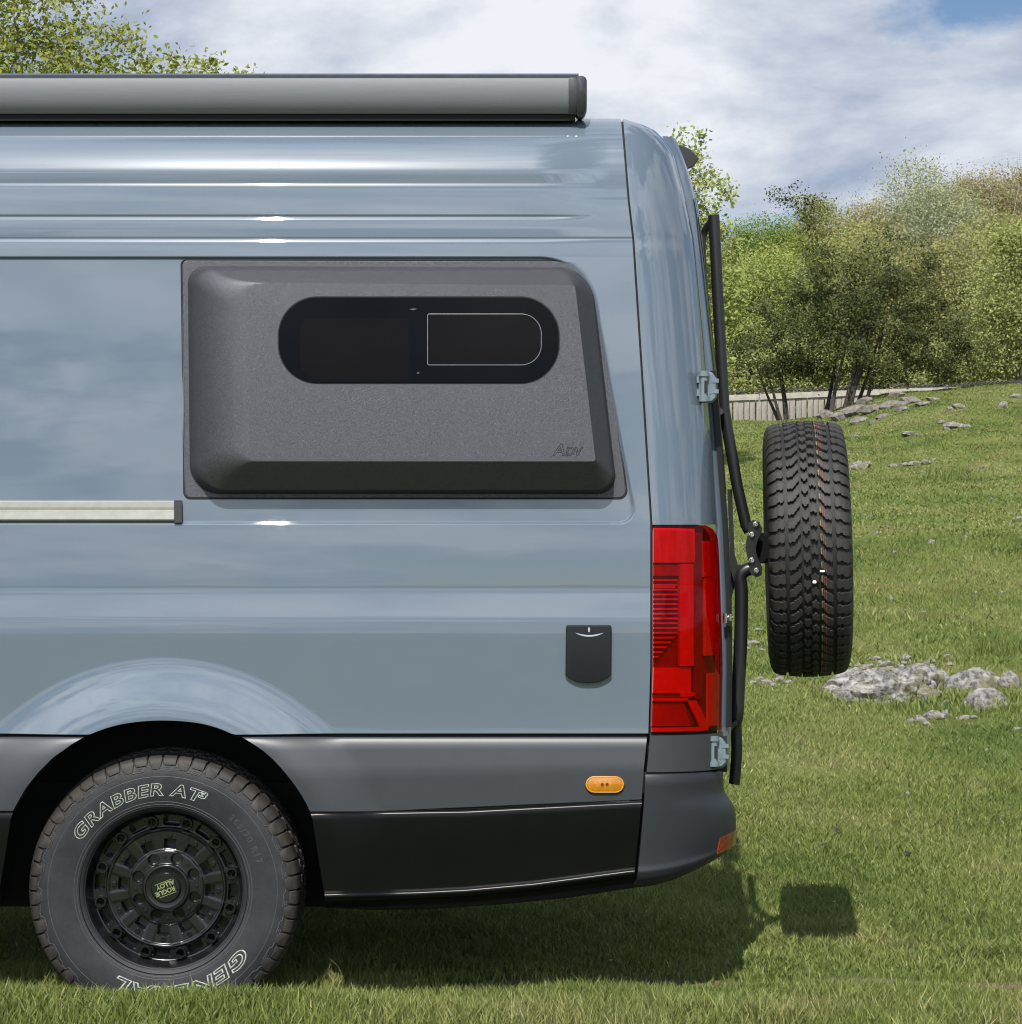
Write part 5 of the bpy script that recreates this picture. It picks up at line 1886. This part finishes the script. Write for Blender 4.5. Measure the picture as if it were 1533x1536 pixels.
def tree(name, label, base, blobs, nclump, per, cl_r, leaf, leafm, barkm, trunk_r, seed, lean=(0, 0), twigs=1.0, stems=1, group=None, cat='tree', fill=0.75, tips=None, limb_k=0.3, spread=None):
    """blobs: ellipsoids (x, y, z, rx, ry, rz) that the crown fills; limbs run from the stems to the leaf clumps"""
    rg = np.random.default_rng(seed)
    root = thing(name, label, cat, base, group)
    B = np.array(blobs, float)
    wgt = (B[:, 3] * B[:, 4] * B[:, 5]) ** 0.75
    pick = rg.choice(len(B), nclump, p=wgt / wgt.sum())
    d = rg.normal(0, 1, (nclump, 3)); d /= np.linalg.norm(d, axis=1, keepdims=True)
    rad = rg.uniform(0.12, 1, nclump) ** (1 / (3 * fill + 0.4))
    cc = B[pick, :3] + d * rad[:, None] * B[pick, 3:]
    if tips is not None:
        cc = np.concatenate([cc, np.array(tips, float)])
    n = len(cc)
    num = np.maximum(3, (per * rg.uniform(0.45, 1.6, n))).astype(int)
    own = np.repeat(np.arange(n), num)
    N = len(own)
    off = rg.normal(0, 1, (N, 3)) * cl_r * rg.uniform(0.6, 1.3, n)[own][:, None]
    off[:, 2] *= 0.75
    P = cc[own] + off
    ctint = rg.beta(2.2, 2.2, n)
    tint_ = np.clip(ctint[own] * 0.80 + rg.beta(2, 2, N) * 0.26 - 0.03, 0, 1)
    V_, F_ = leaves(P, leaf, tint_, rg)
    fastmesh('crown', V_, [F_], leafm, root, tint_)
    # trunk and limbs
    mb = MB()
    bx_, by_, bz_ = base
    cen = (B[:, :3] * wgt[:, None]).sum(0) / wgt.sum()
    low_z = (B[:, 2] - B[:, 5]).min()
    stem_pts = []
    for s_i in range(stems):
        a = rg.uniform(0, 6.28)
        sp_ = (0.0 if stems == 1 else 0.22 * (cen[2] - bz_))
        tgt = cen + np.array([math.cos(a) * sp_ * 1.5, math.sin(a) * sp_, 0.25 * (B[:, 2].max() - cen[2])])
        tgt = tgt + np.array([lean[0], lean[1], 0])
        st0 = np.array([bx_ + math.cos(a) * (spread * rg.uniform(0.3, 1.3) if spread else trunk_r * (1.6 if stems > 1 else 0)), by_ + math.sin(a) * (spread if spread else trunk_r * (1.6 if stems > 1 else 0)), bz_ - 0.1])
        pts = []
        for q_ in np.linspace(0, 1, 9):
            p = st0 + (tgt - st0) * q_ + np.array([math.sin(q_ * 5 + a) * 0.05, math.cos(q_ * 4 + a) * 0.05, 0]) * np.linalg.norm(tgt - st0) * 0.5 * q_ * (1 - q_) * 2
            pts.append(p)
        rr = [trunk_r * (1 - 0.75 * q_) * (1.0 if stems == 1 else 0.7) for q_ in np.linspace(0, 1, 9)]
        rr[0] *= 1.35
        mb.tube(pts, rr, 8, True)
        stem_pts += [(p, r_) for p, r_ in zip(pts[3:], rr[3:])]
    SPT = np.array([p for p, _ in stem_pts])
    order = np.argsort(np.linalg.norm(cc - cen, axis=1))
    nodes = [(p, r_) for p, r_ in stem_pts]
    nl = int(min(n, 60 + n * limb_k) * twigs)
    sel = rg.permutation(n)[:nl]
    sel = sorted(sel, key=lambda k_: np.linalg.norm(cc[k_] - cen))
    if tips is not None:
        sel = list(sel) + [k_ for k_ in range(n - len(tips), n)]
    NP = [np.array(p) for p, _ in nodes]
    NR = [r_ for _, r_ in nodes]
    for k_ in sel:
        A_ = np.array(NP)
        dd = np.linalg.norm(A_ - cc[k_], axis=1) + np.maximum(0, A_[:, 2] - cc[k_][2]) * 1.5
        j = int(np.argmin(dd))
        p0, r0 = A_[j], NR[j]
        r1 = max(r0 * 0.55, leaf * 0.06)
        e = cc[k_]
        m1 = p0 + (e - p0) * 0.5 + rg.normal(0, 0.08, 3) * np.linalg.norm(e - p0)
        mb.tube([p0, m1, e], [r1, r1 * 0.75, r1 * 0.4], 4, False, 0)
        NP += [m1, e]; NR += [r1 * 0.75, r1 * 0.5]
    mb.build('trunk', barkm, root, 60)
    return root


def blob(px, py, rpx, rpy, Y, ry=None):
    p = W(px, py, Y)
    s_ = (CAM_D + Y) / FPX
    return (p[0], p[1], p[2], rpx * s_, ry if ry else (rpx * s_ * 0.8), rpy * s_)


m_lf_spring = leafmat('spring_leaves', [(0.123, 0.154, 0.027), (0.220, 0.263, 0.043), (0.252, 0.265, 0.059), (0.252, 0.265, 0.070)])
m_lf_ash = leafmat('ash_leaves', [(0.172, 0.233, 0.051), (0.278, 0.338, 0.082), (0.310, 0.338, 0.107), (0.310, 0.338, 0.135)])
m_lf_haw = leafmat('hawthorn_leaves', [(0.024, 0.034, 0.010), (0.058, 0.072, 0.020), (0.094, 0.107, 0.031), (0.128, 0.129, 0.042)], 0.25)
m_lf_olive = leafmat('olive_leaves', [(0.133, 0.146, 0.048), (0.271, 0.263, 0.093), (0.324, 0.326, 0.124), (0.324, 0.349, 0.160)])
m_lf_brown = leafmat('budding_brown_leaves', [(0.173, 0.131, 0.062), (0.313, 0.242, 0.113), (0.324, 0.313, 0.156), (0.324, 0.349, 0.198)])
m_lf_green = leafmat('bright_green_leaves', [(0.076, 0.126, 0.033), (0.149, 0.231, 0.048), (0.226, 0.292, 0.061), (0.300, 0.329, 0.080)])
m_lf_lime = leafmat('lime_leaves', [(0.201, 0.241, 0.079), (0.324, 0.349, 0.109), (0.324, 0.349, 0.129), (0.324, 0.332, 0.153)])
m_lf_pale = leafmat('pale_leaves', [(0.331, 0.360, 0.134), (0.331, 0.360, 0.214), (0.331, 0.360, 0.241), (0.331, 0.360, 0.262)])


def base_at(px, Y):
    x = W(px, 700, Y)[0]
    return (x, Y, float(H(x, Y)))


# broad tree beyond the awning, upper left
Y = 20.0
tree('spreading_tree', 'spring-leaved spreading tree rising behind the van above the awning', base_at(-60, Y),
     [blob(-80, 150, 250, 230, Y), blob(80, 110, 150, 110, Y), blob(190, 118, 120, 62, Y), blob(300, 135, 92, 58, Y), blob(60, 20, 95, 70, Y), blob(-120, -60, 200, 160, Y)],
     1000, 26, 0.105, 0.036, m_lf_spring, m_bark, 0.24, 11, twigs=1.6, limb_k=0.7, fill=0.6)
# tree just beyond the van's rear corner
Y = 24.0
tree('ash_tree', 'fresh green tree showing past the rear roof corner of the van', base_at(880, Y),
     [blob(900, 400, 190, 170, Y), blob(1000, 470, 92, 130, Y), blob(1040, 300, 62, 52, Y), blob(1035, 225, 44, 36, Y), blob(1060, 400, 55, 90, Y), blob(960, 300, 110, 100, Y), blob(1085, 470, 40, 90, Y), blob(1050, 545, 60, 70, Y)],
     640, 34, 0.095, 0.036, m_lf_ash, m_bark, 0.16, 12, twigs=1.3, limb_k=0.5, fill=0.7)
# hawthorn on the crest
Y = 35.2
hb_ = base_at(1258, Y)
tree('hawthorn', 'dark gnarled hawthorn with several stems standing on stones by the fence', hb_,
     [blob(1230, 505, 105, 72, Y), blob(1330, 480, 110, 85, Y), blob(1230, 415, 60, 62, Y), blob(1345, 395, 62, 55, Y), blob(1400, 500, 82, 62, Y), blob(1150, 525, 60, 40, Y), blob(1450, 520, 42, 40, Y), blob(1270, 460, 90, 70, Y), blob(1300, 535, 120, 26, Y), blob(1385, 550, 62, 28, Y), blob(1190, 556, 56, 24, Y), blob(1330, 560, 50, 18, Y), blob(1195, 470, 60, 50, Y)],
     470, 78, 0.105, 0.030, m_lf_haw, m_barkd, 0.058, 13, stems=9, spread=0.42, twigs=1.5, fill=0.8,
     tips=[W(px, py, Y) for px, py in ((1240, 380), (1225, 350), (1210, 330), (1200, 315), (1190, 302), (1175, 298), (1162, 292), (1212, 298), (1228, 306), (1195, 285), (1218, 322), (1208, 345))])
# low branches that droop to the ground beside it
Y = 35.6
tree('hawthorn_sapling', 'thin crooked hawthorn stems leaning left of the big hawthorn', base_at(1175, Y),
     [blob(1140, 560, 50, 20, Y), blob(1180, 550, 40, 26, Y), blob(1120, 535, 32, 36, Y)], 46, 24, 0.12, 0.036, m_lf_haw, m_barkd, 0.055, 14, stems=4, twigs=1.0)

# trees over the hillside, near to far
spec = [
    ('lime_bush', 'low yellow-green bush behind the fence at the left of the hawthorn', 1130, 50, [(1130, 568, 60, 34), (1180, 555, 50, 40)], 130, 26, m_lf_lime, m_bark, 0.06, 'bush'),
    ('lime_bush', 'low yellow-green bush seen between the hawthorn stems', 1255, 51, [(1240, 560, 60, 36), (1300, 562, 60, 34)], 140, 26, m_lf_lime, m_bark, 0.06, 'bush'),
    ('lime_bush', 'wide yellow-green bush behind the rail to the right of the hawthorn', 1400, 50.5, [(1380, 555, 70, 40), (1450, 545, 70, 45)], 170, 26, m_lf_lime, m_bark, 0.06, 'bush'),
    ('lime_bush', 'yellow-green bush at the right edge just above the fence rail', 1530, 51, [(1520, 540, 70, 50), (1590, 530, 60, 60)], 170, 26, m_lf_lime, m_bark, 0.06, 'bush'),
    ('hillside_tree', 'mid-green tree between the ash leaves and the hawthorn', 1130, 52, [(1130, 480, 60, 90), (1110, 540, 60, 60), (1170, 440, 50, 60)], 260, 34, m_lf_ash, m_bark, 0.12, 'tree'),
    ('hillside_tree', 'yellow-olive tree behind the left half of the hawthorn', 1215, 58, [(1200, 440, 80, 80), (1240, 500, 80, 80), (1160, 420, 50, 50)], 280, 34, m_lf_spring, m_bark, 0.12, 'tree'),
    ('hillside_tree', 'pale olive tree behind the middle of the hawthorn', 1330, 56, [(1320, 420, 80, 90), (1350, 500, 80, 80), (1290, 440, 60, 70)], 280, 34, m_lf_olive, m_bark, 0.12, 'tree'),
    ('pale_tree', 'tall airy pale-leaved tree against the sky above the hawthorn', 1390, 60, [(1385, 300, 62, 55), (1350, 330, 52, 50), (1430, 310, 50, 40), (1400, 400, 90, 80), (1380, 262, 42, 26)], 300, 11, m_lf_pale, m_barkp, 0.11, 'tree'),
    ('hillside_tree', 'olive tree filling the slope right of the hawthorn', 1440, 55, [(1430, 420, 80, 80), (1460, 490, 80, 80), (1410, 480, 60, 60)], 300, 34, m_lf_olive, m_bark, 0.12, 'tree'),
    ('lime_tree', 'bright yellow-green tree at the right edge of the picture', 1525, 50, [(1520, 430, 62, 90), (1500, 500, 55, 60), (1570, 440, 70, 100), (1525, 360, 40, 40)], 300, 34, m_lf_lime, m_bark, 0.12, 'tree'),
    ('green_tree', 'dense dark green tree low on the skyline left of the hawthorn twigs', 1145, 82, [(1145, 375, 52, 46), (1120, 400, 40, 50), (1175, 370, 32, 36), (1150, 440, 60, 50)], 260, 40, m_lf_green, m_barkd, 0.2, 'tree'),
    ('hillside_tree', 'dark olive tree on the skyline behind the hawthorn twigs', 1235, 86, [(1235, 350, 52, 48), (1260, 400, 60, 60), (1210, 390, 50, 60)], 280, 40, m_lf_olive, m_barkd, 0.2, 'tree'),
    ('hillside_tree', 'brown budding tree on the skyline left of the pale tree', 1310, 90, [(1305, 345, 46, 46), (1330, 390, 60, 60), (1280, 385, 40, 50)], 280, 40, m_lf_brown, m_barkd, 0.2, 'tree'),
    ('hillside_tree', 'olive-brown tree on the skyline right of the pale tree', 1400, 95, [(1400, 330, 60, 60), (1440, 350, 50, 60)], 260, 40, m_lf_olive, m_barkd, 0.2, 'tree'),
    ('hillside_tree', 'rounded brown tree at the top of the slope by the bare birch', 1475, 100, [(1470, 300, 42, 40), (1500, 330, 50, 55), (1450, 330, 40, 50)], 300, 40, m_lf_brown, m_barkd, 0.2, 'tree'),
    ('hillside_tree', 'dark brown tree cut by the upper right edge of the slope', 1545, 102, [(1530, 295, 42, 42), (1570, 310, 60, 60), (1540, 350, 60, 50)], 280, 40, m_lf_brown, m_barkd, 0.2, 'tree'),
    ('hillside_tree', 'olive tree on the slope below the brown skyline trees', 1500, 76, [(1490, 380, 60, 60), (1450, 400, 50, 60), (1530, 400, 50, 60)], 300, 36, m_lf_olive, m_bark, 0.16, 'tree'),
    ('hillside_tree', 'grey-green tree deep on the slope behind the hawthorn', 1270, 72, [(1270, 420, 60, 60), (1310, 470, 70, 70)], 260, 36, m_lf_ash, m_bark, 0.16, 'tree'),
    ('hillside_tree', 'olive tree on the slope behind the roof ladder of the carrier', 1080, 70, [(1070, 440, 60, 80), (1100, 500, 60, 80)], 240, 36, m_lf_olive, m_bark, 0.16, 'tree'),
]
for i, (nm, lab, px, D_, bl, nc_, per, lm, bk, tr_, cat) in enumerate(spec):
    Y = D_ - CAM_D
    lf = 0.030 + D_ * 0.00035
    per = int(per * 3.4)
    lf *= 0.72
    s_ = D_ / FPX
    tree(nm, lab, base_at(px, Y), [blob(a, b_, c_, d_, Y) for a, b_, c_, d_ in bl], nc_, per, 0.12 + D_ * 0.0022, lf, lm, bk, tr_, 40 + i, twigs=0.8 if nm != 'pale_tree' else 1.6, fill=0.8, stems=1 if cat == 'tree' else 3)
Y = 88.0
tree('bare_birch', 'slender pale birch with bare white limbs near the upper right skyline', base_at(1503, Y), [blob(1500, 268, 16, 18, Y), blob(1515, 285, 12, 14, Y), blob(1488, 290, 10, 14, Y)], 50, 5, 0.18, 0.06, m_lf_brown, m_barkp, 0.045, 90, twigs=2.0, stems=3)

# undergrowth that carpets the hillside between the trees
n = 170000
Yu = rng.uniform(46, 112, n)
d = Yu + CAM_D
xu = d * np.where(rng.random(n) < 0.62, rng.uniform(0.02, 0.33, n), rng.normal(0.2, 0.22, n))
zu = H(xu, Yu) + rng.beta(1.3, 2.5, n) * (0.9 + 1.1 * (0.5 + 0.5 * wob(xu, Yu, 0.7)))
tu = np.clip(0.5 + 0.35 * wob(xu, Yu, 0.35, 1.0) + rng.normal(0, 0.16, n), 0, 1)
V_, F_ = leaves(np.stack([xu, Yu, zu], -1), 0.16, tu, rng)
ug = fastmesh('undergrowth', V_, [F_], leafmat('undergrowth_leaves', [(0.07, 0.08, 0.025), (0.13, 0.14, 0.045), (0.18, 0.185, 0.065), (0.22, 0.21, 0.085)]), None, tu)
ug['kind'] = 'stuff'
ug['label'] = 'tangled olive undergrowth carpeting the wooded hillside'
ug['category'] = 'undergrowth'
